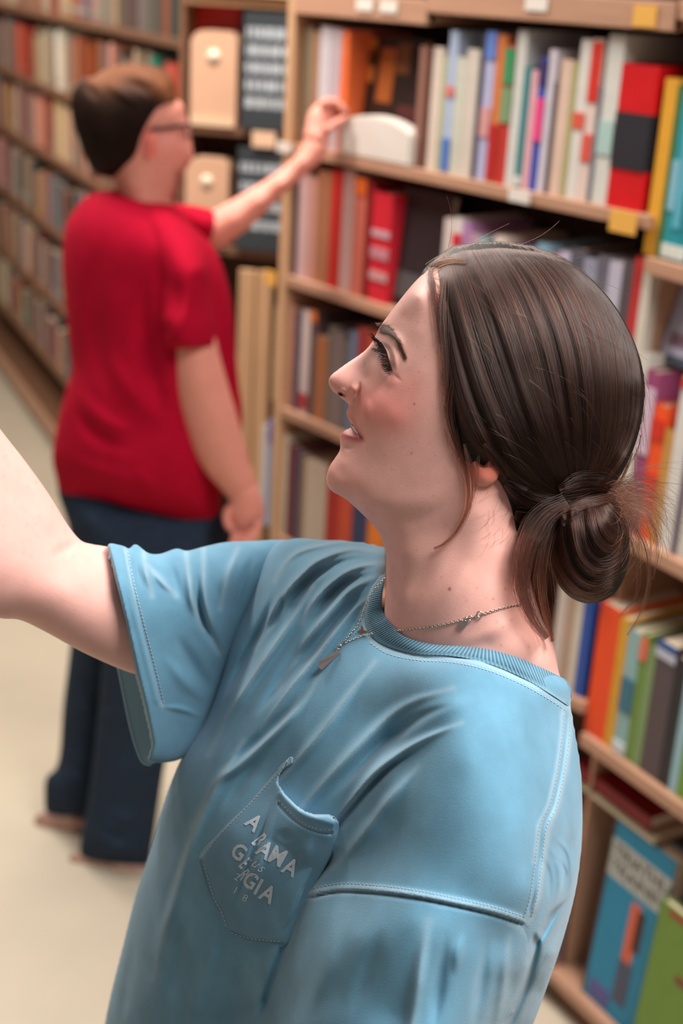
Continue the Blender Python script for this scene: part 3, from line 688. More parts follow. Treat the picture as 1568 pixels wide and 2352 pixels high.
def fingers(base, dirs, wrist, r0):
    parts = []
    for (b, ds_) in zip(base, dirs):
        pts = [b]; 
        for d in ds_: pts.append(pts[-1] + np.array(d))
        P = smooth_line(pts, 14); k = len(P); rad = np.linspace(r0, r0 * .72, k); rad[-1] *= .45
        up = np.array([.3, .5, .8]); vs = []
        for i in range(k):
            t = P[min(i + 1, k - 1)] - P[max(i - 1, 0)]; t /= np.linalg.norm(t); u = np.cross(t, up); u /= np.linalg.norm(u); w = np.cross(t, u)
            for a in np.arange(8) * math.pi / 4: vs.append(P[i] + (u * math.cos(a) + w * math.sin(a)) * rad[i])
        fs = [(i * 8 + a, i * 8 + (a + 1) % 8, (i + 1) * 8 + (a + 1) % 8, (i + 1) * 8 + a) for i in range(k - 1) for a in range(8)]
        fs += [((k - 1) * 8, (k - 1) * 8 + 2, (k - 1) * 8 + 4, (k - 1) * 8 + 6)]
        parts.append((np.array(vs), np.array(fs)))
    return parts
# hand beyond the frame: palm and five fingers
PALM = Piece([(-170, 715), (-160, 640), (-175, 560), (-220, 520), (-280, 530), (-310, 600), (-290, 680), (-250, 710)], [(-300, 600, 1.03), (-150, 600, 1.03), (-200, 720, 1.03)], [(-220, 620, .016), (-210, 690, .024)], 6.0, .002, pin=25)
pv, pq = PALM.build()
_b = [at_depth(x, y, 1.03) for x, y in ((-185, 570), (-212, 545), (-243, 535), (-272, 545), (-170, 650))]
_dr = [[at_depth(x - 200, y, 1.0) - at_depth(-200, 0, 1.0) for x, y in seg] for seg in (((12, -90), (-5, -60), (-14, -45)), ((4, -105), (-8, -70), (-16, -52)), ((-6, -98), (-12, -66), (-18, -48)), ((-16, -76), (-14, -50), (-16, -36)), ((46, -42), (34, -46), (10, -44)))]
fparts = fingers(_b, _dr, None, .0095)
body = join_raw('body', [(hv, hq), (av, aq), (pv, pq)] + fparts, M_SKIN); adopt(body, woman)
bx = np.concatenate([HEAD.px[0], ARM.px[0], np.full(len(pv) + sum(len(p[0]) for p in fparts), -200.0)])
by = np.concatenate([HEAD.px[1], ARM.px[1], np.full(len(pv) + sum(len(p[0]) for p in fparts), 600.0)])
SK = (234, 178, 166)
freck = [((nrs.uniform(820, 1050), nrs.uniform(680, 1240)), nrs.uniform(1.6, 3.0), (186, 118, 92), nrs.uniform(.12, .4)) for _ in range(110)]
freck += [((nrs.uniform(900, 1260), nrs.uniform(1260, 1500)), nrs.uniform(1.8, 3.4), (190, 116, 90), nrs.uniform(.15, .5)) for _ in range(45)]
freck += [((nrs.uniform(0, 180), nrs.uniform(1000, 1300)), nrs.uniform(2, 4), (200, 130, 100), nrs.uniform(.1, .3)) for _ in range(50)]
freck += [((1032, 1353), 3.6, (96, 44, 36), .9), ((951, 928), 3.2, (168, 84, 70), .7), ((1160, 1352), 3, (190, 100, 74), .7), ((1132, 1376), 3, (196, 104, 70), .7), ((945, 1041), 3, (140, 84, 72), .5)]
paint(body, SK, bx, by, [([(850, 930), (900, 950)], 56, (222, 128, 116), .75), ([(900, 880), (940, 890)], 36, (224, 140, 126), .5), ([(775, 880), (800, 900)], 26, (224, 150, 136), .5), ([(765, 1085), (790, 1110)], 34, (230, 160, 146), .4),
      ([(880, 860), (905, 862)], 12, (176, 116, 106), .5), ([(870, 800), (890, 815), (897, 840)], 9, (190, 130, 118), .6), ([(1090, 1050), (1120, 1090)], 34, (228, 130, 112), .7),
      ([(797, 955), (806, 966), (818, 984), (827, 1000)], 5.5, (196, 112, 108), .75), ([(786, 999), (800, 1003), (816, 1007), (826, 1009)], 9, (190, 92, 92), .9), ([(804, 977), (814, 987), (823, 998), (830, 1006)], 3.2, (110, 40, 40), .9),
      ([(778, 904), (785, 906), (790, 909)], 3.6, (92, 40, 34), .95), ([(826, 880), (822, 905), (812, 922)], 3, (196, 124, 110), .5), ([(868, 760), (890, 764), (910, 782), (922, 808)], 9, (138, 94, 78), .75)] + freck)
# teeth between the lips
tv = at_depth_v(np.array([805, 812, 820, 827, 826, 820, 812, 806.]), np.array([974, 981, 990, 1001, 1004, 997, 990, 982.]), HD - np.array([6, 9, 14, 19, 19, 14, 9, 6]) / 1000.)
tv2 = at_depth_v(np.array([808, 815, 823, 829, 828, 823, 815, 809.]), np.array([974, 981, 990, 1001, 1004, 997, 990, 982.]), HD + np.zeros(8))
adopt(mesh('teeth', list(tv) + list(tv2), [(0, 1, 6, 7), (1, 2, 5, 6), (2, 3, 4, 5)] + [(i, (i + 1) % 8, (i + 1) % 8 + 8, i + 8) for i in range(8)], mat('tooth', (236, 226, 214), .2), None, True), body)
# ear
EAR = Piece([(1072, 1010), (1090, 985), (1130, 985), (1155, 1020), (1152, 1070), (1138, 1105), (1108, 1118), (1088, 1105), (1082, 1070)], [(1070, 1050, HD - .065), (1160, 1050, HD - .068), (1110, 1110, HD - .065)], [(1115, 1050, .006), (1110, 1095, .006)], 3.0, .0008, pin=12)
EAR.strokes = [([(1095, 1010), (1125, 1010), (1138, 1040), (1130, 1080)], -.004, 8), ([(1098, 1050), (1110, 1064)], -.006, 8, 0)]
ev, eq = EAR.build(); ear = raw_mesh('ear', ev, eq, M_SKIN); adopt(ear, body)
paint(ear, (238, 176, 156), EAR.px[0], EAR.px[1], [([(1100, 1080), (1140, 1090)], 30, (228, 116, 98), .8), ([(1100, 1050), (1112, 1060)], 12, (120, 50, 44), .7)])
M_LASH = mat('lash_black', (14, 11, 11), .4)
M_BROW = mat('brow_brown', (104, 72, 58), .5)
def on_head(x, y, off=0.0): return at_depth_v(x, y, HEAD.front(x, y) - off)
# eyeball behind the lids
_ec = at_depth(898, 824, HD - .0165); _ev = []; _ef = []
for i in range(13):
    for j in range(16):
        a, b = math.pi * i / 12, 2 * math.pi * j / 16
        _ev.append(_ec + .0115 * np.array([math.sin(a) * math.cos(b), math.sin(a) * math.sin(b), math.cos(a)]))
for i in range(12):
    for j in range(16): _ef.append((i * 16 + j, i * 16 + (j + 1) % 16, (i + 1) * 16 + (j + 1) % 16, (i + 1) * 16 + j))
adopt(mesh('eyeball', _ev, _ef, mat('eye_white', (222, 214, 206), .15), None, True), body)
ls = []
lid = smooth_line([(864, 783), (876, 790), (886, 806), (892, 828), (900, 852)], 60)
for k in range(260):
    up_ = k < 215; t = nrs.rand(); q = lid[min(int(t * (len(lid) - 1)), len(lid) - 1)]
    if up_:
        x0, y0 = q + nrs.normal(0, .8, 2); ang = -2.35 - 1.05 * t + nrs.normal(0, .14); L = nrs.uniform(15, 29) * (1 - .25 * t); cur = nrs.uniform(.1, .5)
    else:
        x0, y0 = q[0] - 8 + 5 * t, q[1] + 16 - 6 * t; ang = -3.45 + .1 * t + nrs.normal(0, .15); L = nrs.uniform(7, 14); cur = -.3
    pts = []; x, y = x0, y0; d0 = float(HEAD.front(np.array([x0]), np.array([y0]))[0]) - .0012
    for s_ in range(7):
        pts.append(at_depth(x, y, d0 - .0009 * s_)); x += L / 6 * math.cos(ang + cur * s_ / 6); y += L / 6 * math.sin(ang + cur * s_ / 6)
    ls.append(np.array(pts))
lx = smooth_line([(864, 783), (876, 790), (886, 806), (892, 828), (900, 852)], 12); ls += [np.array([on_head(lx[:, 0] + q, lx[:, 1] + q * .3, .0004 + .0002 * q)[i] for i in range(len(lx))]) for q in (0, .7, 1.4)]
adopt(hair_curves('eyelashes', ls, .00019, M_LASH, None), body)
bs = []
for k in range(760):
    t = nrs.rand() ** .9; c = smooth_line([(866, 752), (888, 758), (908, 778), (919, 800), (926, 818)], 40); i = min(int(t * 40), len(c) - 2)
    wd = 12 * (1 - .75 * t); x0, y0 = c[i] + nrs.uniform(-1, 1) * np.array([.5, 1]) * wd; tg = c[i + 1] - c[i]; ang = math.atan2(tg[1], tg[0]) + nrs.normal(-.12, .22)
    L = nrs.uniform(12, 24) * (1 - .3 * t); xs = x0 + np.linspace(0, L, 5) * math.cos(ang); ys = y0 + np.linspace(0, L, 5) * math.sin(ang)
    bs.append(on_head(xs, ys, .0004))
adopt(hair_curves('eyebrow', bs, .0001, M_BROW, None), body)
# ------------------------------------------------------------------ faded blue T-shirt
TEE = (104, 154, 180); FADE = (168, 194, 206)
neck_line = [(1300, 1562), (1285, 1552), (1240, 1530), (1180, 1506), (1120, 1490), (1060, 1484), (990, 1480), (930, 1464), (905, 1442), (886, 1418), (878, 1392), (880, 1350), (886, 1300), (886, 1258)]
tee_out = [(884, 1256), (820, 1243), (760, 1240), (700, 1236), (650, 1240), (610, 1268), (580, 1320), (552, 1390), (525, 1470), (505, 1560), (470, 1655), (418, 1738), (380, 1830), (345, 1950), (310, 2060), (280, 2180), (255, 2280), (240, 2352), (222, 2450), (205, 2600), (195, 2800),
           (500, 2850), (850, 2850), (1100, 2800), (1120, 2650), (1180, 2470), (1225, 2352), (1262, 2250), (1295, 2150), (1322, 2045), (1336, 1940), (1338, 1850), (1333, 1760), (1322, 1690), (1312, 1625), (1310, 1590)] + neck_line
tee_d = [(884, 1258, 1.14), (700, 1236, 1.185), (590, 1290, 1.2), (505, 1560, 1.185), (418, 1738, 1.19), (310, 2060, 1.26), (240, 2352, 1.33), (600, 2560, 1.33), (600, 2850, 1.42), (1000, 2850, 1.3), (1190, 2450, 1.16), (1338, 1900, 1.06), (1310, 1600, 1.035), (900, 1900, 1.14), (700, 1700, 1.16),
         (1240, 1530, 1.0), (1100, 1488, .975), (990, 1480, .99), (905, 1442, 1.035), (878, 1392, 1.075), (886, 1300, 1.115), (1080, 1750, 1.08), (1050, 2050, 1.08), (900, 2300, 1.14)]
_Dt = TPS(tee_d, 1e-3)
tee_f = [(1100, 1515, .962), (1000, 1510, .98), (920, 1490, 1.015), (860, 1440, 1.05), (1200, 1545, .972), (1270, 1600, .985), (1100, 1580, .94), (1080, 1660, .922), (1080, 1750, .908), (1080, 1950, .899), (1050, 2050, .899), (1200, 1700, .94), (1260, 1800, .955), (1290, 1950, .98), (1200, 1900, .915), (1220, 2050, .925),
         (800, 1560, 1.02), (700, 1500, 1.065), (620, 1400, 1.11), (640, 1310, 1.13), (740, 1290, 1.11), (820, 1320, 1.085), (700, 1700, 1.03), (600, 1780, 1.06), (520, 1740, 1.09), (470, 1800, 1.105), (540, 1600, 1.11), (560, 1950, 1.05), (650, 2010, 1.025), (450, 2000, 1.10), (430, 2150, 1.115), (380, 2300, 1.15), (600, 2300, 1.06),
         (850, 1900, .962), (780, 1980, .985), (760, 2040, .985), (900, 1700, .975), (960, 1900, .92), (900, 1800, .95), (950, 2120, .895), (950, 2200, .893), (900, 2330, .902), (1010, 2300, .893), (1140, 2160, .918), (1180, 2230, .945), (1110, 2330, .93), (820, 2150, .925), (730, 2170, .965), (700, 2250, .972), (770, 2300, .93), (640, 2160, 1.035), (590, 2260, 1.06), (660, 2380, .98), (1270, 2190, 1.02), (1235, 2280, 1.045), (1190, 2370, 1.05), (850, 2480, .90), (1020, 2460, .897), (560, 2450, 1.09), (900, 2650, .93), (560, 2650, 1.12), (1040, 2640, .95), (340, 2560, 1.19), (900, 2750, .98), (560, 2780, 1.2)]
BODY = Piece(tee_out, tee_d, [(x, y, max(float(_Dt(x, y)) - f, .004)) for x, y, f in tee_f], 5.0, 0.0022, sharp=[neck_line], edge=26, pin=26, back=.55, lam=2e-4)
BODY.strokes = [
    ([(884, 1257), (821, 1240), (744, 1250), (683, 1269), (649, 1303), (630, 1334)], .005, 9), ([(884, 1268), (802, 1262), (733, 1286), (691, 1322), (653, 1365), (614, 1430), (584, 1491)], .008, 10), ([(860, 1280), (790, 1290), (720, 1325), (675, 1375), (640, 1440)], -.006, 9),
    ([(884, 1292), (821, 1303), (775, 1328), (730, 1372), (690, 1430)], .007, 9), ([(870, 1315), (800, 1335), (750, 1375), (710, 1430)], -.005, 8), ([(884, 1318), (813, 1350), (767, 1395), (729, 1440), (680, 1510), (640, 1580)], .007, 10),
    ([(859, 1363), (813, 1401), (767, 1455), (725, 1512), (679, 1567), (630, 1632), (599, 1678)], .006, 9), ([(840, 1360), (790, 1400), (745, 1455), (700, 1520), (650, 1590)], -.005, 9),
    ([(718, 1349), (668, 1430), (614, 1506), (561, 1583), (515, 1659), (477, 1736)], .010, 13), ([(745, 1420), (700, 1490), (640, 1570), (580, 1650)], -.007, 14), ([(630, 1353), (607, 1430), (575, 1490), (540, 1555), (507, 1620)], -.012, 12), ([(660, 1330), (640, 1400), (600, 1470)], -.006, 8),
    ([(733, 1552), (691, 1621), (637, 1678), (553, 1755), (496, 1797), (440, 1900)], .007, 11), ([(690, 1580), (640, 1650), (570, 1720), (500, 1770)], -.005, 11), ([(1040, 1580), (936, 1617), (859, 1678), (783, 1755), (700, 1850), (640, 1930)], .006, 15), ([(1060, 1660), (966, 1701), (897, 1743), (846, 1790), (790, 1868), (740, 1950)], .008, 12), ([(1050, 1612), (960, 1650), (880, 1705), (810, 1775), (740, 1850)], -.006, 14),
    ([(960, 1722), (900, 1760), (846, 1812), (808, 1855), (770, 1905), (735, 1970)], -.010, 9), ([(960, 1760), (890, 1840), (830, 1920), (770, 1990)], .006, 16), ([(780, 1940), (751, 1981), (719, 2025), (700, 2060), (674, 2124), (636, 2226), (600, 2338)], -.010, 13, .12),
    ([(860, 1520), (800, 1600), (740, 1680), (680, 1750), (600, 1840)], .005, 12), ([(560, 1700), (500, 1800), (450, 1900), (410, 2010)], .006, 16), ([(620, 1720), (560, 1790), (500, 1880)], -.004, 14), ([(470, 1850), (420, 1980), (385, 2100), (350, 2250)], .006, 18), ([(440, 1900), (400, 2020), (360, 2150)], -.005, 14),
    ([(500, 2115), (480, 2210), (448, 2306), (430, 2400)], .007, 20), ([(440, 2080), (410, 2200), (380, 2320)], -.006, 20), ([(560, 2180), (540, 2280), (510, 2380)], -.005, 26), ([(620, 2190), (600, 2280), (560, 2400)], .005, 18), ([(310, 2150), (290, 2260), (270, 2380)], -.005, 16),
    ([(1120, 1600), (1000, 1640), (880, 1740)], .003, 26), ([(1264, 1914), (1302, 1952), (1313, 1993), (1310, 2044), (1277, 2090)], .007, 8), ([(1307, 2062), (1272, 2100), (1244, 2149), (1222, 2195)], -.012, 9), ([(1250, 1930), (1280, 1980), (1285, 2040), (1264, 2090)], .005, 8), ([(1265, 1960), (1295, 2000), (1292, 2050)], -.005, 6), ([(1240, 1960), (1260, 2010), (1262, 2070)], -.004, 7),
    ([(1290, 1830), (1320, 1900), (1330, 1990)], .003, 10), ([(1290, 2130), (1255, 2210), (1210, 2290)], .006, 10), ([(1270, 2210), (1230, 2290), (1190, 2370)], -.006, 12),
    # seams: dropped shoulder, back yoke, neck
    ([(700, 2054), (780, 2040), (870, 2044), (960, 2056), (1050, 2073), (1140, 2094), (1212, 2118)], .0028, 9, .05), ([(700, 2064), (780, 2049), (870, 2053), (960, 2065), (1050, 2083), (1140, 2104), (1212, 2128)], -.0035, 4, .05),
    ([(1302, 1632), (1298, 1700), (1288, 1770), (1270, 1850), (1246, 1900), (1236, 1980), (1224, 2060), (1210, 2108)], -.0026, 4, .05), ([(1312, 1632), (1308, 1700), (1298, 1770), (1280, 1850), (1257, 1905), (1247, 1980), (1234, 2060), (1218, 2108)], .0020, 7, .05), ([(1292, 1632), (1288, 1700), (1278, 1770), (1259, 1850), (1236, 1900), (1226, 1980)], .0014, 5, .05)]
BODY.strokes = [(l_[0], l_[1] * (1.35 if i_ < 22 else 1.0), l_[2] * .92, l_[3] if len(l_) > 3 else .42) for i_, l_ in enumerate(BODY.strokes)]
BODY.strokes += [([(1226, 2140), (1228, 2185), (1200, 2285), (1160, 2370), (1120, 2470)], -.012, 10, .08), ([(983, 2117), (965, 2220), (949, 2330), (930, 2450)], .006, 17), ([(1030, 2130), (1015, 2210), (1004, 2287), (990, 2400)], -.006, 16), ([(1064, 2138), (1052, 2190), (1043, 2245)], .004, 11), ([(1120, 2138), (1110, 2220), (1098, 2309), (1080, 2400)], -.005, 14), ([(1170, 2151), (1160, 2230), (1150, 2309), (1120, 2420)], .005, 12), ([(880, 2120), (850, 2220), (800, 2340)], -.004, 24), ([(780, 2110), (750, 2220), (690, 2360)], .004, 22),
    ([(520, 1330), (600, 1300)], 0, 5)]
tv_, tq_ = BODY.build(); shirt = raw_mesh('shirt', tv_, tq_, M_TEE); adopt(shirt, woman)
seam_paint = [([(700, 2054), (780, 2040), (870, 2044), (960, 2056), (1050, 2073), (1140, 2094), (1212, 2118)], 9, FADE, .6), ([(700, 2064), (780, 2049), (870, 2053), (960, 2065), (1050, 2083), (1140, 2104), (1212, 2128)], 3, (56, 92, 116), .6), ([(1312, 1632), (1308, 1700), (1298, 1770), (1280, 1850), (1257, 1905), (1247, 1980), (1234, 2060), (1218, 2108)], 7, FADE, .6), ([(1292, 1632), (1288, 1700), (1278, 1770), (1259, 1850), (1236, 1900), (1226, 1980)], 6, FADE, .5),
              (list(smooth_line([(1308, 1625), (1262, 1598), (1200, 1563), (1120, 1530), (1040, 1512), (960, 1507), (895, 1493), (855, 1470), (836, 1436), (836, 1395), (860, 1352)], 40)), 7, FADE, .55)]
# paler tint along the raised fold ridges
ridge_tint = [(list(smooth_line(s_[0], 16)), 7, FADE, .32) for s_ in BODY.strokes[:24] if s_[1] > .004]
paint(shirt, TEE, BODY.px[0], BODY.px[1], ridge_tint + seam_paint)
# near sleeve, sewn on below the dropped seam
seam = [(700, 2062), (780, 2048), (870, 2052), (960, 2064), (1050, 2082), (1140, 2103), (1214, 2128)]
slv_out = seam + [(1226, 2155), (1222, 2200), (1196, 2290), (1156, 2375), (1116, 2475), (1090, 2580), (590, 2580), (604, 2400), (622, 2290), (648, 2200), (672, 2140)]
_sx, _sy = np.meshgrid(np.arange(600, 1260, 36.), np.arange(2040, 2540, 36.)); _sx, _sy = _sx.ravel(), _sy.ravel(); _in = in_poly(_sx, _sy, smooth_line(slv_out, 120, True)); _sx, _sy = _sx[_in], _sy[_in]
_f0 = BODY.front(_sx, _sy)
SLV = Piece(slv_out, [(x, y, f_ + .0035) for x, y, f_ in zip(_sx, _sy, _f0)], [(x, y, .0047) for x, y in zip(_sx[::3], _sy[::3])], 4.0, .0008, sharp=[seam], edge=6, pin=60, lam=1e-5)
SLV.strokes = []; _X, _Y = np.meshgrid(SLV.gx, SLV.gy, indexing='ij'); SLV.Dg = BODY.front(_X, _Y) + .0035
sv_, sq_ = SLV.build(); sl = raw_mesh('sleeve', sv_, sq_, M_TEE); adopt(sl, shirt); paint(sl, TEE, SLV.px[0], SLV.px[1], [([(983, 2117), (949, 2330), (930, 2450)], 14, FADE, .3), ([(1170, 2151), (1150, 2309)], 9, FADE, .3), (seam, 5, FADE, .5), ([(1170, 2120), (1215, 2150), (1228, 2175)], 8, FADE, .4)])
# far sleeve round the raised arm
hem = [(247, 1255), (262, 1330), (285, 1430), (312, 1550), (330, 1620), (348, 1708), (340, 1745)]
fs_out = [(690, 1250), (640, 1240), (590, 1242), (520, 1245), (470, 1255), (430, 1265), (405, 1260), (368, 1272), (340, 1270), (312, 1250), (296, 1260), (280, 1253)] + hem + [(372, 1752), (418, 1742), (480, 1700), (570, 1570), (650, 1420), (700, 1320)]
FSL = Piece(fs_out, [(690, 1300, 1.22), (560, 1500, 1.22), (420, 1500, 1.185), (260, 1300, 1.125), (340, 1700, 1.15)], [(270, 1350, .058), (300, 1450, .061), (335, 1560, .052), (365, 1690, .025), (400, 1400, .062), (450, 1550, .05), (520, 1400, .062), (560, 1320, .05), (430, 1640, .034), (600, 1400, .05)], 4.0, .0018, sharp=[hem], edge=9, pin=24, lam=1e-4)
FSL.strokes = [([(427, 1270), (434, 1330), (444, 1390), (469, 1445)], .008, 10), ([(467, 1262), (469, 1361), (484, 1449), (505, 1500)], .006, 9), ([(450, 1300), (456, 1391), (488, 1468), (519, 1529)], -.010, 10), ([(545, 1260), (520, 1330), (505, 1400)], .006, 12), ([(590, 1260), (560, 1330), (530, 1420), (515, 1500)], -.006, 12), ([(330, 1265), (335, 1310), (350, 1370)], .006, 8), ([(310, 1255), (312, 1300), (330, 1360)], -.004, 7), ([(340, 1300), (375, 1340), (405, 1370)], .005, 8), ([(390, 1275), (400, 1330), (420, 1390)], -.005, 12),
               ([(372, 1500), (420, 1560), (480, 1620)], .004, 16), ([(400, 1450), (450, 1540), (500, 1600)], -.005, 18), ([(285, 1262), (300, 1340), (325, 1440), (352, 1545), (372, 1625)], -.0022, 4, .05), ([(278, 1262), (292, 1340), (317, 1440), (344, 1545), (364, 1625)], .0016, 6, .05), ([(365, 1622), (420, 1630), (470, 1650)], .003, 7)]
fv_, fq_ = FSL.build(); fsl = raw_mesh('sleeve', fv_, fq_, M_TEE); adopt(fsl, shirt)
paint(fsl, TEE, FSL.px[0], FSL.px[1], [(list(smooth_line(s_[0], 12)), 7, FADE, .4) for s_ in FSL.strokes if s_[1] > .004] + [([(287, 1262), (302, 1340), (327, 1440), (354, 1545), (374, 1625)], 4, FADE, .5), (hem, 4, FADE, .5)])
# inside of the far sleeve seen below the arm
ca = smooth_line([(270, 1520), (284, 1590), (296, 1650), (310, 1705), (327, 1748), (346, 1756)], 16); cb = smooth_line([(305, 1520), (320, 1590), (332, 1640), (344, 1695), (346, 1728), (352, 1752)], 16); k = min(len(ca), len(cb))
va = at_depth_v(ca[:k, 0], ca[:k, 1], np.full(k, 1.205)); vb = at_depth_v(cb[:k, 0] + 6, cb[:k, 1], np.full(k, 1.15)); vc = at_depth_v(ca[:k, 0], ca[:k, 1], np.full(k, 1.2075)); vd = at_depth_v(cb[:k, 0] + 6, cb[:k, 1], np.full(k, 1.1525))
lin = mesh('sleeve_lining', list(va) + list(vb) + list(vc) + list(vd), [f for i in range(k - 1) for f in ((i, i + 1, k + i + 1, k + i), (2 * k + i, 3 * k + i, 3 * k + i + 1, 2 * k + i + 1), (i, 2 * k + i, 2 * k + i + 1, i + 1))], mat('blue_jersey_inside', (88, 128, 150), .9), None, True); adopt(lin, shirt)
adopt(tube('sleeve_edge', va, .0016, mat('blue_edge', (150, 184, 200), .9), None, 6), shirt)
# ribbed collar
ctop = smooth_line([(886, 1318), (880, 1350), (877, 1388), (884, 1414), (904, 1440), (932, 1463), (990, 1479), (1060, 1484), (1120, 1491), (1180, 1507), (1240, 1532), (1284, 1553), (1301, 1563), (1311, 1580)], 520)
cbot = smooth_line([(872, 1322), (848, 1358), (838, 1398), (840, 1434), (858, 1466), (898, 1488), (960, 1502), (1040, 1507), (1120, 1524), (1200, 1557), (1262, 1593), (1294, 1614), (1306, 1620), (1313, 1604)], 520)
k = min(len(ctop), len(cbot)); ctop, cbot = ctop[:k], cbot[:k]; nb = 9; cv = []; 
fb = BODY.front(cbot[:, 0], cbot[:, 1]) - .0015; fe = HEAD.front(ctop[:, 0], ctop[:, 1]) - .0025
fe = np.where(np.arange(k) > k * .9, fb + .006, fe); ft = np.minimum(fe, fb + .012); kern = np.ones(41) / 41.; ft = np.convolve(np.pad(ft, 20, 'edge'), kern, 'valid'); fb = np.convolve(np.pad(fb, 20, 'edge'), kern, 'valid')
rib = np.clip(np.sin(np.arange(k) / k * 2 * math.pi * 105), -1, 1) * .00045
px_, py_ = [], []
for j in range(nb):
    t = j / (nb - 1); x = ctop[:, 0] * (1 - t) + cbot[:, 0] * t; y = ctop[:, 1] * (1 - t) + cbot[:, 1] * t
    bulge = .003 * math.sin(math.pi * t) + (rib if 0.06 < t < .9 else 0); cv.append(at_depth_v(x, y, ft * (1 - t) + fb * t - bulge)); px_.append(x); py_.append(y)
back = at_depth_v(ctop[:, 0] - 2, ctop[:, 1] + 6, ft + .012); cv = [back] + cv; V = np.vstack(cv)
Q = np.array([(j * k + i, j * k + i + 1, (j + 1) * k + i + 1, (j + 1) * k + i) for j in range(nb) for i in range(k - 1)])
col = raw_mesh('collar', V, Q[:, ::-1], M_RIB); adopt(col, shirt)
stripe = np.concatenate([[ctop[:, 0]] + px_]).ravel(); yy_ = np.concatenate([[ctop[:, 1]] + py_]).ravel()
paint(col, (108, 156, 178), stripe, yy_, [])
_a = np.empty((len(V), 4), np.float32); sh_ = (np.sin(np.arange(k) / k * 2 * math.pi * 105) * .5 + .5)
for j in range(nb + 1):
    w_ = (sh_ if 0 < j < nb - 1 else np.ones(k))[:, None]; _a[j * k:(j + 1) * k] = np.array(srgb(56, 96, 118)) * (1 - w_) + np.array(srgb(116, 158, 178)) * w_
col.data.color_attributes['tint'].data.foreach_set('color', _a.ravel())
# chest pocket
pk_out = [(668, 1738), (640, 1765), (600, 1810), (540, 1872), (490, 1925), (456, 1966), (462, 2010), (482, 2060), (500, 2095), (512, 2135), (560, 2160), (610, 2168), (655, 2172), (690, 2110), (720, 2040), (750, 1985), (775, 1930), (776, 1885), (755, 1872), (725, 1872), (690, 1858), (655, 1825), (638, 1796), (648, 1770), (672, 1752)]
gx = np.arange(440, 790, 4.0); gy = np.arange(1725, 2185, 4.0); X, Y = np.meshgrid(gx, gy, indexing='ij')
pko = smooth_line(pk_out, 200, True); d, _ = seg_dist(X, Y, np.vstack([pko, pko[:1]])); ins = in_poly(X, Y, pko)
top_edge = [(668, 1738), (648, 1770), (638, 1796), (655, 1825), (690, 1858), (725, 1872), (755, 1872), (776, 1885)]
POCK = Piece(pk_out, [(x, y, float(BODY.front(np.array([float(x)]), np.array([float(y)]))[0]) + .001) for x, y in [(668, 1750), (600, 1820), (530, 1900), (470, 1970), (500, 2080), (560, 2150), (640, 2160), (700, 2060), (760, 1930), (740, 1880), (660, 1820), (620, 1900), (560, 1980), (640, 2000), (600, 2080), (700, 1950), (560, 2060)]],
             [(x, y, .0042) for x, y in [(600, 1850), (530, 1920), (490, 1990), (520, 2080), (570, 2130), (640, 2130), (690, 2050), (600, 1950), (600, 2050), (650, 1950)]] + [(655, 1850, .010), (700, 1890, .016), (745, 1900, .013), (690, 1930, .011), (740, 1930, .009), (655, 1780, .006)], 3.0, .0006, sharp=[top_edge], edge=5, pin=20, lam=1e-4)
POCK.strokes = [([(628, 1838), (604, 1900), (580, 1960), (555, 2030), (525, 2110)], -.006, 6), ([(640, 1850), (620, 1910), (598, 1970), (570, 2050), (540, 2120)], .004, 9), ([(636, 1842), (655, 1866), (690, 1893), (730, 1910), (768, 1915)], -.0022, 4, .05), ([(640, 1815), (665, 1846), (700, 1872), (740, 1884), (772, 1893)], .0024, 9, .05), ([(720, 1920), (700, 1960), (690, 2000)], .003, 14), ([(660, 1900), (650, 1940)], -.002, 14)]
kv, kq = POCK.build(); pk = raw_mesh('pocket', kv, kq, M_TEE); adopt(pk, shirt)
paint(pk, (104, 150, 176), POCK.px[0], POCK.px[1], [(top_edge, 5, FADE, .6), ([(636, 1842), (655, 1866), (690, 1893), (730, 1910), (768, 1915)], 3, FADE, .4), ([(660, 1750), (600, 1815), (540, 1878), (490, 1930), (460, 1970)], 5, FADE, .5), ([(460, 1975), (482, 2055), (502, 2095)], 4, (56, 96, 120), .6), ([(520, 2138), (570, 2158), (650, 2168)], 4, (56, 96, 120), .6)])
# printed letters on the pocket
M_PRINT = mat('faded_print', (200, 214, 224), .9, .15, 300)
def glyph(ch, cx, cy, h, ang, shear=0.0, sx=1.0, bold=0.02):
    cu = bpy.data.curves.new('g', 'FONT'); cu.body = ch; cu.size = 1; cu.align_x = 'CENTER'; cu.offset = bold; cu.resolution_u = 3; cu.shear = shear
    ob = bpy.data.objects.new('g', cu); COL.objects.link(ob); me = bpy.data.meshes.new_from_object(ob.evaluated_get(bpy.context.evaluated_depsgraph_get()))
    bpy.data.objects.remove(ob); bpy.data.curves.remove(cu)
    bm = bmesh.new(); bm.from_mesh(me); bmesh.ops.triangulate(bm, faces=bm.faces); bmesh.ops.subdivide_edges(bm, edges=bm.edges, cuts=2, use_grid_fill=True); bm.to_mesh(me); bm.free()
    v = np.empty(len(me.vertices) * 3, np.float32); me.vertices.foreach_get('co', v); v = v.reshape(-1, 3)
    u_ = v[:, 0] * h * 1.42 * sx; w_ = (v[:, 1] - .35) * h * 1.42; ca_, sa_ = math.cos(ang), math.sin(ang)
    x = cx + u_ * ca_ + w_ * sa_; y = cy + u_ * sa_ - w_ * ca_
    P = at_depth_v(x, y, POCK.front(x, y) - .0005); me.vertices.foreach_set('co', P.astype(np.float32).ravel()); me.update()
    return adopt(link('pocket_letter', me, M_PRINT), shirt)
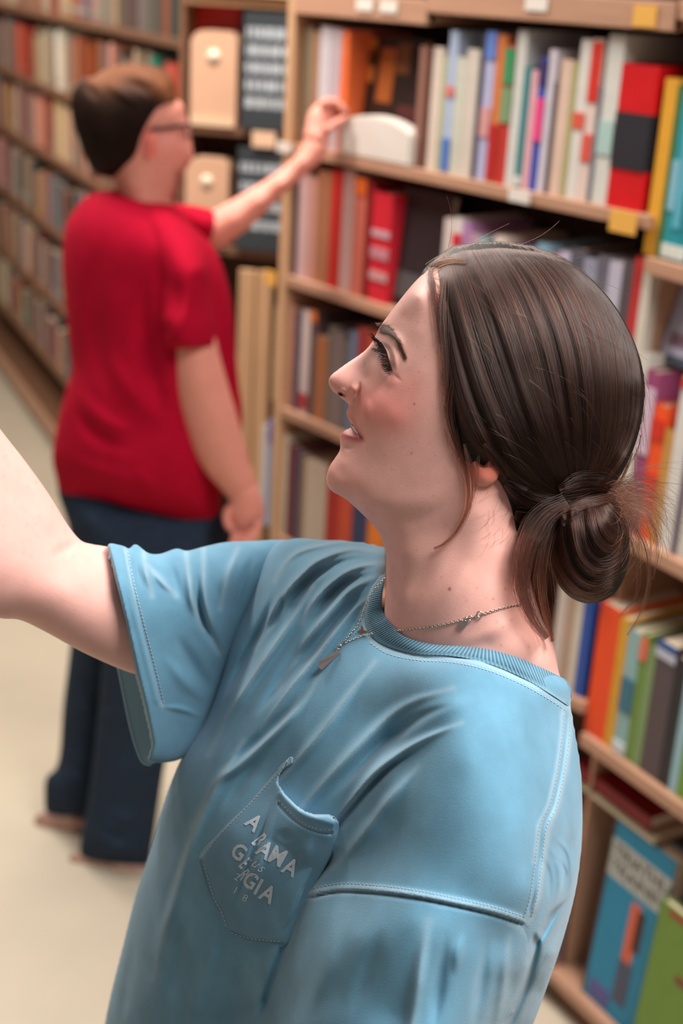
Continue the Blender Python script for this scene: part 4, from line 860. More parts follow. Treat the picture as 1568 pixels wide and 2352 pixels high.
for (ch, x, y, h, a) in [('A', 584, 1888, 36, .72), ('B', 596, 1929, 37, .9), ('A', 609, 1951, 38, .6), ('M', 638, 1966, 40, .5), ('A', 668, 1991, 38, .48), ('G', 549, 1956, 36, .6), ('E', 563, 1982, 32, .9), ('R', 561, 2008, 30, .9), ('G', 575, 2022, 36, .55), ('I', 594, 2036, 38, .5), ('A', 616, 2052, 38, .5)]:
    glyph(ch, x, y, h, a, bold=.028, sx=.5 if ch in 'BER' else .85)
for (ch, x, y) in [('u', 586, 1981), ('s', 600, 1992)]: glyph(ch, x, y, 22, .55, .4, bold=.0)
for (ch, x, y) in [('2', 545, 2014), ('1', 541, 2044), ('8', 563, 2062)]: glyph(ch, x, y, 17, .5, bold=.0)
# rows of stitches along the seams
def stitches(lines, piece, ln=5.0, gap=3.2, wd=1.2, off=.0007):
    vs, fs = [], []
    for line in lines:
        L = resample(smooth_line(line, len(line) * 8), 1.0); i = 0; n = len(L)
        while i + ln < n:
            a, b = L[int(i)], L[min(int(i + ln), n - 1)]; t = (b - a) / (np.hypot(*(b - a)) + 1e-9); nn = np.array([-t[1], t[0]]) * wd
            q = np.array([a - nn, a + nn, b + nn, b - nn]); f = piece.front(q[:, 0], q[:, 1]); k = len(vs)
            vs += list(at_depth_v(q[:, 0], q[:, 1], f + .0006)) + list(at_depth_v(q[:, 0] * .8 + q[:, 0].mean() * .2, q[:, 1] * .8 + q[:, 1].mean() * .2, f - off)); fs += [tuple(x_ + k for x_ in g_) for g_ in BOXF]
            i += ln + gap
    return vs, fs
M_STITCH = mat('pale_thread', (164, 190, 204), .8)
def sh(line, dx, dy): return [(x + dx, y + dy) for x, y in line]
byoke = [(1302, 1640), (1298, 1700), (1288, 1770), (1270, 1850), (1246, 1900), (1236, 1980), (1224, 2060), (1210, 2108)]
cseam = [(1300, 1632), (1262, 1607), (1200, 1572), (1120, 1539), (1040, 1521), (960, 1516), (890, 1501), (846, 1474)]
for lines, pc in (([sh(seam, 0, -7), sh(seam, 0, -19), sh(byoke, -7, 0), sh(byoke, 9, 0), cseam], BODY), ([[(293, 1265), (308, 1340), (333, 1440), (360, 1545), (378, 1620)]], FSL), ([[(650, 1762), (600, 1818), (540, 1881), (494, 1930), (466, 1968)], [(468, 1985), (490, 2058), (510, 2098), (520, 2130)], [(530, 2142), (575, 2156), (648, 2163)], [(640, 1838), (660, 1862), (692, 1888), (730, 1904), (766, 1908)]], POCK)):
    v_, f_ = stitches(lines, pc); adopt(mesh('stitching', v_, f_, M_STITCH), shirt)
# ------------------------------------------------------------------ necklace
M_SILVER = mat('silver', (206, 200, 194), .22, metal=1.0)
def surf(pts, off=.0012, n=60):
    L = smooth_line(pts, n); f = np.minimum(np.where(in_poly(L[:, 0], L[:, 1], tee_out), BODY.front(L[:, 0], L[:, 1]), 9), HEAD.front(L[:, 0], L[:, 1]))
    x, y = L[:, 0], L[:, 1]; dd, tt = seg_dist(x, y, ctop); on_c = in_poly(x, y, np.vstack([ctop, cbot[::-1]])); f = np.where(on_c, f - .006, f)
    f = np.convolve(np.pad(f, 4, 'edge'), np.ones(9) / 9, 'valid')
    return at_depth_v(x, y, f - off), L
def chain(path, r=.0011, w=.00032, pitch=.0017):
    """small interlocked links along a 3-D path, one mesh"""
    P = np.array(path); seg = np.linalg.norm(P[1:] - P[:-1], axis=1); cum = np.concatenate([[0], np.cumsum(seg)]); vs, fs = [], []
    n = int(cum[-1] / pitch); up = RC[:, 2]
    for i in range(n):
        s_ = (i + .5) * pitch; c = np.array([np.interp(s_, cum, P[:, q]) for q in range(3)]); t = np.array([np.interp(s_ + pitch, cum, P[:, q]) for q in range(3)]) - c
        t /= np.linalg.norm(t) + 1e-12; a = up if i % 2 else np.cross(up, t); a = a - t * (a @ t); a /= np.linalg.norm(a); b = np.cross(t, a); k0 = len(vs)
        for q in range(8):
            an = q * math.pi / 4; ctr = c + t * r * math.cos(an) + b * r * .65 * math.sin(an); rd = t * math.cos(an) + b * math.sin(an)
            for z in range(4): vs.append(ctr + (rd * math.cos(z * math.pi / 2) + a * math.sin(z * math.pi / 2)) * w)
        for q in range(8):
            for z in range(4): fs.append((k0 + q * 4 + z, k0 + q * 4 + (z + 1) % 4, k0 + ((q + 1) % 8) * 4 + (z + 1) % 4, k0 + ((q + 1) % 8) * 4 + z))
    return vs, fs
p1_, _ = surf([(1200, 1387), (1160, 1396), (1110, 1410), (1060, 1424), (1000, 1438), (940, 1446), (880, 1452), (840, 1459), (810, 1469), (784, 1481)])
p2_, _ = surf([(885, 1326), (862, 1352), (840, 1388), (825, 1430), (800, 1462), (780, 1486)])
nv, nf = chain(p1_); neck = mesh('necklace', nv, nf, M_SILVER, None, True); adopt(neck, woman)
nv, nf = chain(p2_); adopt(mesh('chain', nv, nf, M_SILVER, None, True), neck)
bar = [(775, 1492), (781, 1500), (738, 1539), (729, 1530), (733, 1519)]; bd = float(BODY.front(np.array([755.]), np.array([1515.]))[0])
bp = [at_depth(x, y, bd - .006 + (.001 if i in (2, 3) else 0)) for i, (x, y) in enumerate(bar)] + [at_depth(x, y, bd - .0045) for x, y in bar]
adopt(mesh('bar_pendant', bp, [(0, 1, 2, 3, 4), (9, 8, 7, 6, 5)] + [(i, (i + 1) % 5, (i + 1) % 5 + 5, i + 5) for i in range(5)], mat('pewter', (138, 126, 124), .4, metal=.25)), neck)
def ring(cx, cy, r, w, name):
    d_ = float(min(HEAD.front(np.array([float(cx)]), np.array([float(cy)]))[0], BODY.front(np.array([float(cx)]), np.array([float(cy)]))[0] if in_poly(np.array([float(cx)]), np.array([float(cy)]), tee_out)[0] else 9)) - .002
    return adopt(tube(name, [at_depth(cx + r * math.cos(a), cy + r * math.sin(a), d_) for a in np.arange(14) * 2 * math.pi / 14], w, M_SILVER, None, 6, True), neck)
ring(1101, 1411, 6.5, .0005, 'clasp_ring'); ring(779, 1486, 5.5, .00045, 'bail_ring'); ring(1080, 1420, 5, .0004, 'link_ring'); ring(1070, 1422, 4, .0004, 'link_ring')
hx = np.array([1064, 1055, 1053, 1059, 1065, 1071, 1075, 1071]); hy = np.array([1444, 1437, 1428, 1425, 1429, 1424, 1428, 1437]); hd = float(HEAD.front(np.array([1064.]), np.array([1434.]))[0])
adopt(mesh('heart_charm', list(at_depth_v(hx, hy, np.full(8, hd - .002))) + list(at_depth_v(hx, hy, np.full(8, hd - .0012))), [tuple(range(8)), tuple(range(15, 7, -1))] + [(i, (i + 1) % 8, (i + 1) % 8 + 8, i + 8) for i in range(8)], M_SILVER), neck)
bx_ = np.array([818, 828, 829, 834, 835, 845, 838, 828]); by_ = np.array([1452, 1446, 1434, 1442, 1447, 1450, 1453, 1455]); bd_ = float(BODY.front(np.array([830.]), np.array([1445.]))[0]) - .004
adopt(mesh('bird_charm', list(at_depth_v(bx_, by_, np.full(8, bd_))) + list(at_depth_v(bx_, by_, np.full(8, bd_ + .001))), [tuple(range(8)), tuple(range(15, 7, -1))] + [(i, (i + 1) % 8, (i + 1) % 8 + 8, i + 8) for i in range(8)], mat('rose_gold', (200, 150, 120), .25, metal=1.0)), neck)
# ------------------------------------------------------------------ brown hair in a low bun
def hair_mat(name, col, rough=.32):
    m = bpy.data.materials.new(name); m.use_nodes = True; nt = m.node_tree; nt.nodes.remove(nt.nodes['Principled BSDF'])
    h = nt.nodes.new('ShaderNodeBsdfHairPrincipled'); h.parametrization = 'COLOR'; h.inputs['Color'].default_value = srgb(col)
    h.inputs['Roughness'].default_value = rough; h.inputs['IOR'].default_value = 1.38; h.inputs['Radial Roughness'].default_value = .4; h.inputs['Random Roughness'].default_value = .2
    nt.links.new(h.outputs[0], nt.nodes['Material Output'].inputs[0]); return m
H_MATS = [hair_mat('hair_dark', (34, 20, 16)), hair_mat('hair_mid', (50, 29, 22)), hair_mat('hair_red', (104, 54, 35))]
M_CAP = mat('hair_base', (24, 15, 13), .55, .25, 14, .5, 60, spec=.25, stretch=(1, 1, .3))
def hwid(x, y): return np.sqrt(np.maximum(HEAD.bil(HEAD.Q, np.array(x, float), np.array(y, float)), 0))
hairline = [(984, 619), (994, 645), (1007, 690), (1013, 740), (1017, 790), (1020, 840), (1021, 890), (1023, 940), (1031, 985), (1048, 1030), (1070, 1058), (1096, 1068), (1122, 1080), (1146, 1100), (1162, 1126), (1174, 1155), (1184, 1195), (1192, 1235)]
HL = smooth_line(hairline, 60)
sil = [(984, 606), (1036, 568), (1090, 557), (1150, 556), (1220, 566), (1290, 590), (1340, 625), (1385, 670), (1420, 715), (1450, 770), (1470, 825), (1480, 880), (1478, 930), (1470, 980), (1455, 1030), (1435, 1075), (1405, 1120)]
cap_out = sil + [(1372, 1165), (1320, 1215), (1270, 1250), (1222, 1268), (1195, 1266), (1165, 1245), (1140, 1190), (1110, 1140), (1070, 1105), (1025, 1075), (996, 1030), (984, 985), (980, 940), (978, 890), (976, 840), (973, 790), (969, 740), (961, 690), (954, 662), (966, 630)]
cw = []
for i in range(0, len(HL), 2):
    x, y = HL[i]; cw.append((x, y, float(hwid([x], [y])[0]) + .0012))
    nx, ny = (1, 0) if y < 1000 else (.55, -.83)
    for d_, t_ in ((16, .0035), (34, .0065)): cw.append((x + nx * d_, y + ny * d_, float(hwid([x + nx * d_], [y + ny * d_])[0]) + t_))
for (x, y, t_) in [(1100, 650, 8), (1100, 750, 9), (1110, 850, 10), (1120, 950, 11), (1170, 1040, 12), (1210, 1120, 13)]:
    cw.append((x, y, float(hwid([x], [y])[0]) + t_ / 1000))
_cx, _cy = 1215.0, 850.0; SILP = smooth_line(sil, 120)
for th in np.radians(np.arange(-100, 62, 18)):
    dv = np.array([math.cos(th), math.sin(th)]); pr = (SILP - [_cx, _cy]); ang = np.arctan2(pr[:, 1], pr[:, 0]); R_ = float(np.hypot(*pr[np.argmin(np.abs(ang - th))]))
    for rho in (.3, .55, .75, .9):
        x, y = _cx + dv[0] * R_ * rho, _cy + dv[1] * R_ * rho; cw.append((x, y, .083 * (1 - rho ** 2.3) ** .5))
cw += [(1260, 1195, .034), (1310, 1160, .036), (1220, 1225, .032), (1350, 1120, .034), (1215, 850, .083)]
CAP = Piece(cap_out, [(1000, 800, HD), (1400, 800, HD), (1200, 1200, HD)], cw, 3.5, .0014, pin=20, lam=1e-5)
guides = [
    [(984, 614), (1002, 680), (1018, 780), (1034, 880), (1058, 970), (1098, 1040), (1150, 1092), (1215, 1130), (1285, 1150)],
    [(1012, 588), (1030, 670), (1056, 780), (1086, 880), (1122, 970), (1168, 1045), (1220, 1098), (1265, 1130), (1300, 1148)],
    [(1040, 568), (1074, 650), (1112, 760), (1148, 870), (1188, 970), (1228, 1045), (1262, 1098), (1290, 1128), (1310, 1146)],
    [(1090, 558), (1138, 640), (1186, 750), (1220, 860), (1250, 960), (1276, 1040), (1296, 1096), (1308, 1126), (1318, 1145)],
    [(1150, 556), (1214, 634), (1264, 740), (1292, 850), (1310, 955), (1320, 1035), (1324, 1092), (1325, 1124), (1326, 1145)],
    [(1220, 567), (1294, 640), (1344, 740), (1368, 845), (1374, 950), (1366, 1030), (1350, 1088), (1338, 1122), (1332, 1145)],
    [(1290, 592), (1366, 668), (1412, 760), (1430, 855), (1430, 945), (1412, 1022), (1380, 1085), (1352, 1122), (1338, 1145)],
    [(1345, 632), (1412, 712), (1455, 795), (1470, 880), (1464, 960), (1440, 1035), (1402, 1092), (1366, 1126), (1344, 1148)]]
G = np.array([smooth_line(g, 32)[:33] for g in guides]); NK = G.shape[1]
# grooves combed into the base follow the same flow
for q in np.linspace(.3, 6.7, 26):
    i = int(q); a = q - i; L = G[i] * (1 - a) + G[i + 1] * a; CAP.strokes.append((L[2:-2:4], nrs.choice([-1, 1]) * nrs.uniform(.0006, .0018), nrs.uniform(7, 14), .15))
cv_, cq_ = CAP.build(); hair = raw_mesh('hair', cv_, cq_, M_CAP); adopt(hair, woman)
groups = [[], [], []]; fine = []
def put(P, w=(.5, .35, .15)): groups[nrs.choice(3, p=w)].append(P)
for n_ in range(9500):
    far = n_ > 7400; q = nrs.uniform(0, 6.999); i = int(q); a = q - i; L = G[i] * (1 - a) + G[i + 1] * a
    t0 = 0 if nrs.rand() < .55 else nrs.uniform(0, .55); t1 = 1 if nrs.rand() < .6 else nrs.uniform(.6, 1)
    k0, k1 = int(t0 * (NK - 1)), max(int(t1 * (NK - 1)), int(t0 * (NK - 1)) + 6); L = L[k0:min(k1, NK - 1) + 1]
    if len(L) < 5: continue
    u = np.linspace(0, 1, len(L)); ph = nrs.uniform(0, 6.3); j = nrs.normal(0, 2.2, 2)
    x = L[:, 0] + j[0] + 2.2 * np.sin(ph + u * nrs.uniform(2, 6)) * u; y = L[:, 1] + j[1] * .6
    f = CAP.front(x, y); off = nrs.uniform(0, .0022) * np.sin(np.pi * np.clip(u + .12, 0, 1)) + .0002
    put(at_depth_v(x, y, (2 * HD - f + off) if far else f - off), (.55, .33, .12) if q > 1 else (.45, .4, .15))
# flyaway strands over the crown
for n_ in range(90):
    i = nrs.randint(0, len(sil) - 3); x0, y0 = np.array(sil[i]) + nrs.uniform(0, 1) * (np.array(sil[i + 1]) - np.array(sil[i])); ang = math.atan2(sil[i + 1][1] - sil[i][1], sil[i + 1][0] - sil[i][0]) + nrs.normal(-.12, .18); L_ = nrs.uniform(40, 150); u = np.linspace(0, 1, 12); cur = nrs.normal(.5, .5)
    a_ = ang + cur * u; x = x0 - 20 * math.cos(ang) + np.cumsum(np.cos(a_)) * L_ / 12; y = y0 + 8 + np.cumsum(np.sin(a_)) * L_ / 12
    groups[1].append(at_depth_v(x, y, np.full(12, HD + nrs.normal(0, .012))))
for n_ in range(60):   # stray hairs lying across the side
    x0, y0 = nrs.uniform(1060, 1440), nrs.uniform(600, 1080); ang = nrs.uniform(.1, 1.3); L_ = nrs.uniform(40, 150); u = np.linspace(0, 1, 12); x = x0 + np.cumsum(np.cos(ang + u * .5)) * L_ / 12; y = y0 + np.cumsum(np.sin(ang + u * .5)) * L_ / 12
    put(at_depth_v(x, y, CAP.front(x, y) - .004), (.2, .3, .5))
def lock(line, n, spread, dep, w=(.4, .35, .25), taper=.2, dj=.004):
    L = smooth_line(line, 22); tg = np.gradient(L, axis=0); nn = np.stack([-tg[:, 1], tg[:, 0]], 1); nn /= np.linalg.norm(nn, axis=1)[:, None] + 1e-9; u = np.linspace(0, 1, len(L))
    for _ in range(n):
        o_ = np.clip(nrs.normal(0, .55), -1.3, 1.3) * spread; e = (1 - (1 - taper) * u ** 1.5) * (.45 + .55 * np.clip(u / .25, 0, 1)) + .12 * np.sin(u * 6 + nrs.uniform(0, 6)); ph, am = nrs.uniform(0, 6.3), nrs.uniform(0, .16) * spread
        X = L + nn * (o_ * e + am * np.sin(ph + u * 5))[:, None]; X = X[nrs.randint(0, 6):] if nrs.rand() < .8 else X; c = len(X) if nrs.rand() < .6 else nrs.randint(8, len(X) + 1)
        d_ = dep(X[:c, 0], X[:c, 1]) if callable(dep) else np.interp(np.linspace(0, 1, len(X))[:c], np.linspace(0, 1, len(dep)), dep)
        put(at_depth_v(X[:c, 0], X[:c, 1], d_ - nrs.uniform(0, dj)), w)
onskin = lambda x, y: HEAD.front(x, y) - .002
lock([(1050, 985), (1062, 1050), (1075, 1110), (1074, 1165), (1052, 1215), (1020, 1248), (996, 1260)], 46, 8, onskin, (.3, .4, .3), .45, .003)
lock([(1066, 1020), (1082, 1075), (1088, 1120), (1082, 1160), (1066, 1195)], 24, 6, lambda x, y: HEAD.front(x, y) - .012, (.3, .4, .3), .5, .004)
lock([(1100, 1040), (1098, 1080), (1092, 1130)], 8, 6, lambda x, y: HEAD.front(x, y) - .016, (.2, .4, .4), .5, .004)
lock([(1040, 880), (1034, 950), (1046, 1010), (1056, 1050)], 60, 10, onskin, (.4, .4, .2), .4, .004)
lock([(1022, 640), (1014, 720), (1020, 820), (1024, 920), (1040, 1000)], 60, 13, onskin, (.4, .4, .2), .6, .003)
lock([(1110, 1020), (1150, 1075), (1185, 1125), (1220, 1160)], 120, 16, lambda x, y: CAP.front(x, y) - .001, (.5, .35, .15), .6, .004)
lock([(986, 630), (1000, 612), (1030, 600), (1070, 600)], 80, 9, lambda x, y: np.minimum(HEAD.front(x, y), CAP.front(x, y)) - .0012, (.4, .45, .15), .9, .003)
lock([(988, 622), (994, 660), (1002, 720), (1012, 790)], 60, 8, lambda x, y: np.minimum(HEAD.front(x, y), CAP.front(x, y)) - .001, (.4, .45, .15), .9, .003)
# wisps on the nape
for _ in range(34):
    x0, y0 = nrs.uniform(1120, 1185), nrs.uniform(1120, 1240); ang = nrs.uniform(1.2, 2.6); u = np.linspace(0, 1, 10); L_ = nrs.uniform(25, 80); x = x0 + np.cumsum(np.cos(ang + u * .7)) * L_ / 10; y = y0 + np.cumsum(np.sin(ang + u * .7)) * L_ / 10
    fine.append(at_depth_v(x, y, HEAD.front(x, y) - .001))
# nape locks hanging beside the neck
lock([(1300, 1150), (1248, 1185), (1216, 1240), (1200, 1310), (1204, 1370), (1226, 1425), (1256, 1466)], 300, 30, [HD - .035, HD - .043, HD - .043, HD - .040], (.5, .35, .15), .22, .026)
lock([(1310, 1150), (1270, 1190), (1248, 1270), (1244, 1350), (1254, 1410), (1268, 1474)], 130, 17, [HD - .035, HD - .04, HD - .038, HD - .03], (.35, .35, .3), .15, .01)
# soft baby hairs along the hairline
for _ in range(420):
    i = nrs.randint(0, 44); x0, y0 = HL[i] + nrs.normal(0, 4, 2) - [4, 0]; ang = nrs.normal(1.15, .3) if y0 > 660 else nrs.normal(.5, .4); u = np.linspace(0, 1, 9); L_ = nrs.uniform(20, 70); x = x0 + np.cumsum(np.cos(ang - .5 * u)) * L_ / 9; y = y0 + np.cumsum(np.sin(ang - .5 * u)) * L_ / 9
    fine.append(at_depth_v(x, y, np.minimum(HEAD.front(x, y), CAP.front(x, y)) - .0006))
# bun
bun_out = [(1222, 1192), (1262, 1150), (1320, 1128), (1376, 1126), (1418, 1150), (1440, 1200), (1446, 1260), (1436, 1320), (1408, 1366), (1362, 1386), (1316, 1376), (1282, 1342), (1266, 1296), (1252, 1240)]
BUN = Piece(bun_out, [(1250, 1200, HD - .004), (1440, 1200, HD), (1340, 1380, HD - .002)], [(1290, 1190, .04), (1340, 1190, .046), (1390, 1200, .044), (1310, 1280, .044), (1360, 1270, .05), (1400, 1280, .042), (1360, 1340, .036), (1310, 1330, .034)], 3.5, .0014, pin=22)
BG = np.array([smooth_line(g, 20)[:21] for g in [
    [(1246, 1166), (1248, 1225), (1266, 1295), (1298, 1352), (1352, 1382), (1402, 1366)], [(1278, 1150), (1276, 1220), (1290, 1290), (1324, 1340), (1368, 1358), (1412, 1340)],
    [(1306, 1140), (1304, 1215), (1318, 1280), (1346, 1318), (1382, 1326), (1420, 1306)], [(1334, 1136), (1336, 1200), (1346, 1256), (1372, 1286), (1400, 1288), (1432, 1266)],
    [(1360, 1134), (1372, 1180), (1386, 1216), (1404, 1238), (1424, 1240), (1440, 1226)], [(1384, 1136), (1400, 1156), (1416, 1172), (1428, 1184), (1436, 1192), (1440, 1200)]]])
for q in np.linspace(.2, 4.8, 12):
    i = int(q); a = q - i; BUN.strokes.append(((BG[i] * (1 - a) + BG[i + 1] * a)[1:-1:4], nrs.choice([-1, 1]) * .0022, 9, .2))
bv_, bq_ = BUN.build(); bun = raw_mesh('bun', bv_, bq_, M_CAP); adopt(bun, hair)
for n_ in range(2600):
    far = n_ > 2100; q = nrs.uniform(0, 4.999); i = int(q); a = q - i; L = BG[i] * (1 - a) + BG[i + 1] * a; u = np.linspace(0, 1, len(L)); k0 = nrs.randint(0, 8); k1 = nrs.randint(13, 22)
    x = (L[:, 0] + nrs.normal(0, 2.5) + 3 * np.sin(nrs.uniform(0, 6) + 4 * u))[k0:k1]; y = (L[:, 1] + nrs.normal(0, 2.5))[k0:k1]; f = BUN.front(x, y); off = nrs.uniform(0, .003)
    put(at_depth_v(x, y, (2 * HD - f + off) if far else f - off), (.5, .33, .17))
# tie twist and loose ends fanning out of the bun
lock([(1240, 1195), (1290, 1166), (1340, 1152), (1390, 1140), (1424, 1132)], 260, 15, lambda x, y: BUN.front(x, y) - .002, (.4, .35, .25), .8, .008)
capbun = lambda x, y: np.minimum(CAP.front(x, y), BUN.front(x, y)) - .001
for line in ([(1160, 1112), (1215, 1152), (1280, 1160), (1340, 1150)], [(1182, 1180), (1230, 1192), (1290, 1178), (1345, 1152)], [(1192, 1232), (1240, 1214), (1300, 1186), (1350, 1158)], [(1285, 1128), (1335, 1110), (1385, 1110), (1430, 1124)]): lock(line, 170, 20, capbun, (.7, .25, .05), .7, .006)
for _ in range(520):
    x0, y0 = nrs.uniform(1385, 1432), nrs.uniform(1110, 1190); ang = nrs.uniform(-.9, .9); cur = nrs.uniform(.8, 2.6); L_ = nrs.uniform(50, 190); u = np.linspace(0, 1, 14)
    x = x0 + np.cumsum(np.cos(ang + cur * u)) * L_ / 14; y = y0 + np.cumsum(np.sin(ang + cur * u)) * L_ / 14; put(at_depth_v(x, y, np.full(14, HD - nrs.uniform(-.02, .035)) + u * nrs.normal(0, .015)), (.1, .3, .6))
for line in ([(1395, 1140), (1420, 1110), (1440, 1070), (1452, 1040)], [(1410, 1140), (1442, 1118), (1470, 1108)]): lock(line, 40, 8, [HD - .01, HD - .005], (.2, .4, .4), .2, .01)
for line in ([(1440, 1180), (1480, 1250), (1490, 1330), (1470, 1410), (1440, 1460)], [(1430, 1160), (1490, 1190), (1510, 1260), (1500, 1330)], [(1436, 1200), (1466, 1300), (1460, 1370), (1420, 1420)], [(1250, 1180), (1262, 1270), (1275, 1380), (1270, 1440)]): lock(line, 9, 6, [HD - .02, HD - .02], (.2, .4, .4), .6, .02)
for _k, (g_, m_) in enumerate(zip(groups, H_MATS)):
    s_ = hair_curves('hair_strands', g_, .00013, m_, None); adopt(s_, hair)
adopt(hair_curves('baby_hairs', fine, .00006, H_MATS[1], None), hair)
# ================================================================== the man in the red shirt
MX, MY = 1.345, 2.37
def man_axis(z):
    p = np.array([MX, MY, z]); return project(p)
_dp = []
for z in (0.0, .4, .8, 1.2, 1.5, 1.8):
    x, y, d = man_axis(z); _dp += [(x - 250, y, d), (x + 250, y, d)]
def md(off=0.0, dx=0.0): return [(x, y, d + off + dx * (x - 330) / 100.0) for x, y, d in _dp]
man = empty('person', (MX, MY, 0)); tag(man, 'person in a crimson T-shirt, jeans and glasses, reaching to a shelf', 'person', 'people browsing the shelves')
M_SKIN2 = mat('ruddy_skin', (226, 160, 142), .55, .05, 60, spec=.3, sss=.08, attr='tint')
M_RED = mat('crimson_jersey', (172, 9, 42), .9, .08, 30, .2, 800, spec=.1)
M_JEAN = mat('dark_denim', (40, 52, 68), .9, .14, 50, .2, 700, spec=.15)
M_SHOE = mat('tan_shoe', (178, 140, 124), .7, .1, 30); M_SOLE = mat('pale_sole', (212, 182, 168), .7)
M_HAIR2 = mat('short_brown_hair', (74, 46, 34), .6, .25, 18, .6, 80, spec=.05, attr='tint')
HM = Piece([(398, 222), (420, 240), (428, 270), (437, 296), (440, 330), (444, 358), (436, 376), (427, 390), (421, 415), (408, 442), (396, 462), (392, 500), (384, 540), (290, 540), (272, 470), (262, 410), (230, 392), (200, 350), (182, 290), (186, 230), (220, 190), (300, 172), (360, 188)],
           md(-.02), [(300, 280, .078), (240, 280, .068), (360, 260, .068), (395, 290, .05), (415, 330, .042), (380, 350, .062), (330, 360, .068), (390, 410, .042), (350, 430, .056), (330, 480, .06), (290, 420, .056)], 4.0, .003, pin=22)
HM.strokes = [([(360, 300), (375, 310)], -.006, 14, 0), ([(392, 300), (410, 310), (425, 306)], -.008, 12, 0), ([(430, 340), (436, 360)], .004, 10, 0)]
v1, q1 = HM.build()
EM = Piece([(330, 300), (342, 293), (356, 300), (360, 322), (352, 348), (342, 368), (332, 358), (327, 330)], [(x, y, d - .092) for x, y, d in _dp], [(343, 325, .009)], 3.0, .002, pin=14)
v2, q2 = EM.build()
NA = Piece([(392, 760), (440, 750), (488, 765), (508, 830), (528, 900), (546, 960), (562, 1020), (577, 1075), (588, 1110), (582, 1140), (535, 1150), (505, 1120), (470, 1080), (440, 1025), (415, 955), (393, 880), (384, 820)], md(-.13), [(440, 800, .044), (450, 880, .05), (480, 960, .046), (505, 1020, .04), (530, 1070, .034), (555, 1115, .026)], 5.0, .003, pin=28)
v3, q3 = NA.build()
NH = Piece([(540, 1105), (582, 1100), (600, 1140), (606, 1180), (596, 1212), (575, 1232), (548, 1236), (530, 1215), (522, 1180), (526, 1145)], md(-.13), [(560, 1140, .026), (568, 1180, .024), (560, 1210, .018)], 4.0, .003, pin=22)
v4, q4 = NH.build()
_nd = float(NH.front(np.array([565.]), np.array([1180.]))[0]) + .012
nf2 = fingers([at_depth(x, y, _nd) for x, y in ((592, 1195), (578, 1215), (560, 1225), (542, 1222), (530, 1165))], [[at_depth(a, b, _nd) - at_depth(0, 0, _nd) for a, b in s_] for s_ in (((-4, 24), (-12, 18), (-12, 8)), ((-4, 26), (-12, 20), (-14, 8)), ((-4, 24), (-12, 18), (-12, 6)), ((-4, 20), (-8, 14), (-8, 4)), ((-10, 18), (4, 22), (10, 14)))], None, .0095)
FA = Piece([(440, 500), (490, 482), (540, 455), (600, 420), (650, 385), (686, 348), (702, 312), (716, 300), (752, 318), (752, 345), (735, 372), (690, 412), (640, 456), (580, 516), (530, 556), (490, 578), (450, 560)], [(440, 500, 2.78), (600, 450, 2.76), (740, 320, 2.73), (560, 580, 2.78)], [(480, 530, .044), (540, 505, .046), (600, 465, .044), (650, 425, .04), (700, 375, .034), (728, 335, .026)], 5.0, .003, pin=28)
v5, q5 = FA.build()
FH = Piece([(700, 318), (702, 290), (708, 262), (722, 242), (742, 232), (760, 240), (764, 262), (760, 290), (754, 322), (730, 335)], [(700, 300, 2.73), (760, 300, 2.73), (730, 240, 2.73)], [(728, 295, .021), (735, 262, .018), (728, 320, .025)], 4.0, .003, pin=20)
v6, q6 = FH.build()
ff = fingers([at_depth(x, y, 2.725 + dd) for x, y, dd in ((735, 240, -.012), (742, 240, .004), (748, 246, .02), (752, 256, .034), (748, 300, -.018))], [[at_depth(a, b, 2.72) - at_depth(0, 0, 2.72) for a, b in s_] for s_ in (((28, -6), (20, 10), (8, 14)), ((30, -2), (18, 14), (4, 14)), ((26, 4), (16, 14), (4, 12)), ((22, 8), (12, 12), (2, 10)), ((20, -14), (18, -10), (8, -6)))], None, .0092)
mb = join_raw('body', [(v1, q1), (v2, q2), (v3, q3), (v4, q4)] + nf2 + [(v5, q5), (v6, q6)] + ff, M_SKIN2); adopt(mb, man)
bxm = np.concatenate([HM.px[0], EM.px[0], NA.px[0], NH.px[0]] + [np.full(len(a[0]), 560.) for a in nf2] + [FA.px[0], FH.px[0]] + [np.full(len(a[0]), 750.) for a in ff])
bym = np.concatenate([HM.px[1], EM.px[1], NA.px[1], NH.px[1]] + [np.full(len(a[0]), 1200.) for a in nf2] + [FA.px[1], FH.px[1]] + [np.full(len(a[0]), 260.) for a in ff])
paint(mb, (222, 146, 128), bxm, bym, [([(342, 305), (346, 350)], 14, (226, 96, 84), .8), ([(380, 330), (400, 345)], 40, (232, 140, 128), .6), ([(414, 400), (412, 430), (404, 455)], 13, (110, 62, 46), .85), ([(425, 385), (432, 378)], 8, (150, 90, 74), .6), ([(550, 1190), (570, 1160)], 40, (226, 140, 128), .5)])
HR = Piece([(163, 240), (168, 208), (190, 178), (214, 176), (240, 160), (270, 149), (320, 148), (368, 156), (394, 178), (404, 208), (404, 238), (386, 240), (364, 252), (350, 275), (338, 296), (328, 320), (320, 350), (306, 380), (290, 408), (255, 408), (218, 398), (196, 362), (178, 314), (166, 272)],
           md(-.02), [(300, 200, .072), (360, 210, .068), (300, 260, .088), (240, 260, .08), (340, 250, .08), (220, 320, .068), (270, 330, .082), (300, 340, .078), (260, 380, .06), (200, 230, .05)], 4.0, .003, pin=22, sharp=[[(404, 238), (386, 240), (364, 252), (350, 275), (338, 296), (328, 320), (320, 350), (306, 380), (290, 408)]], edge=7)
HR.strokes = [([(190, 190), (215, 215), (225, 240)], -.008, 9), ([(280, 160), (340, 180), (380, 215)], .007, 12), ([(260, 180), (320, 200), (360, 230)], -.006, 9), ([(230, 180), (280, 215), (320, 245)], .006, 10)] + [([(200 + 14 * i, 300), (215 + 12 * i, 390)], -.003, 5) for i in range(7)]
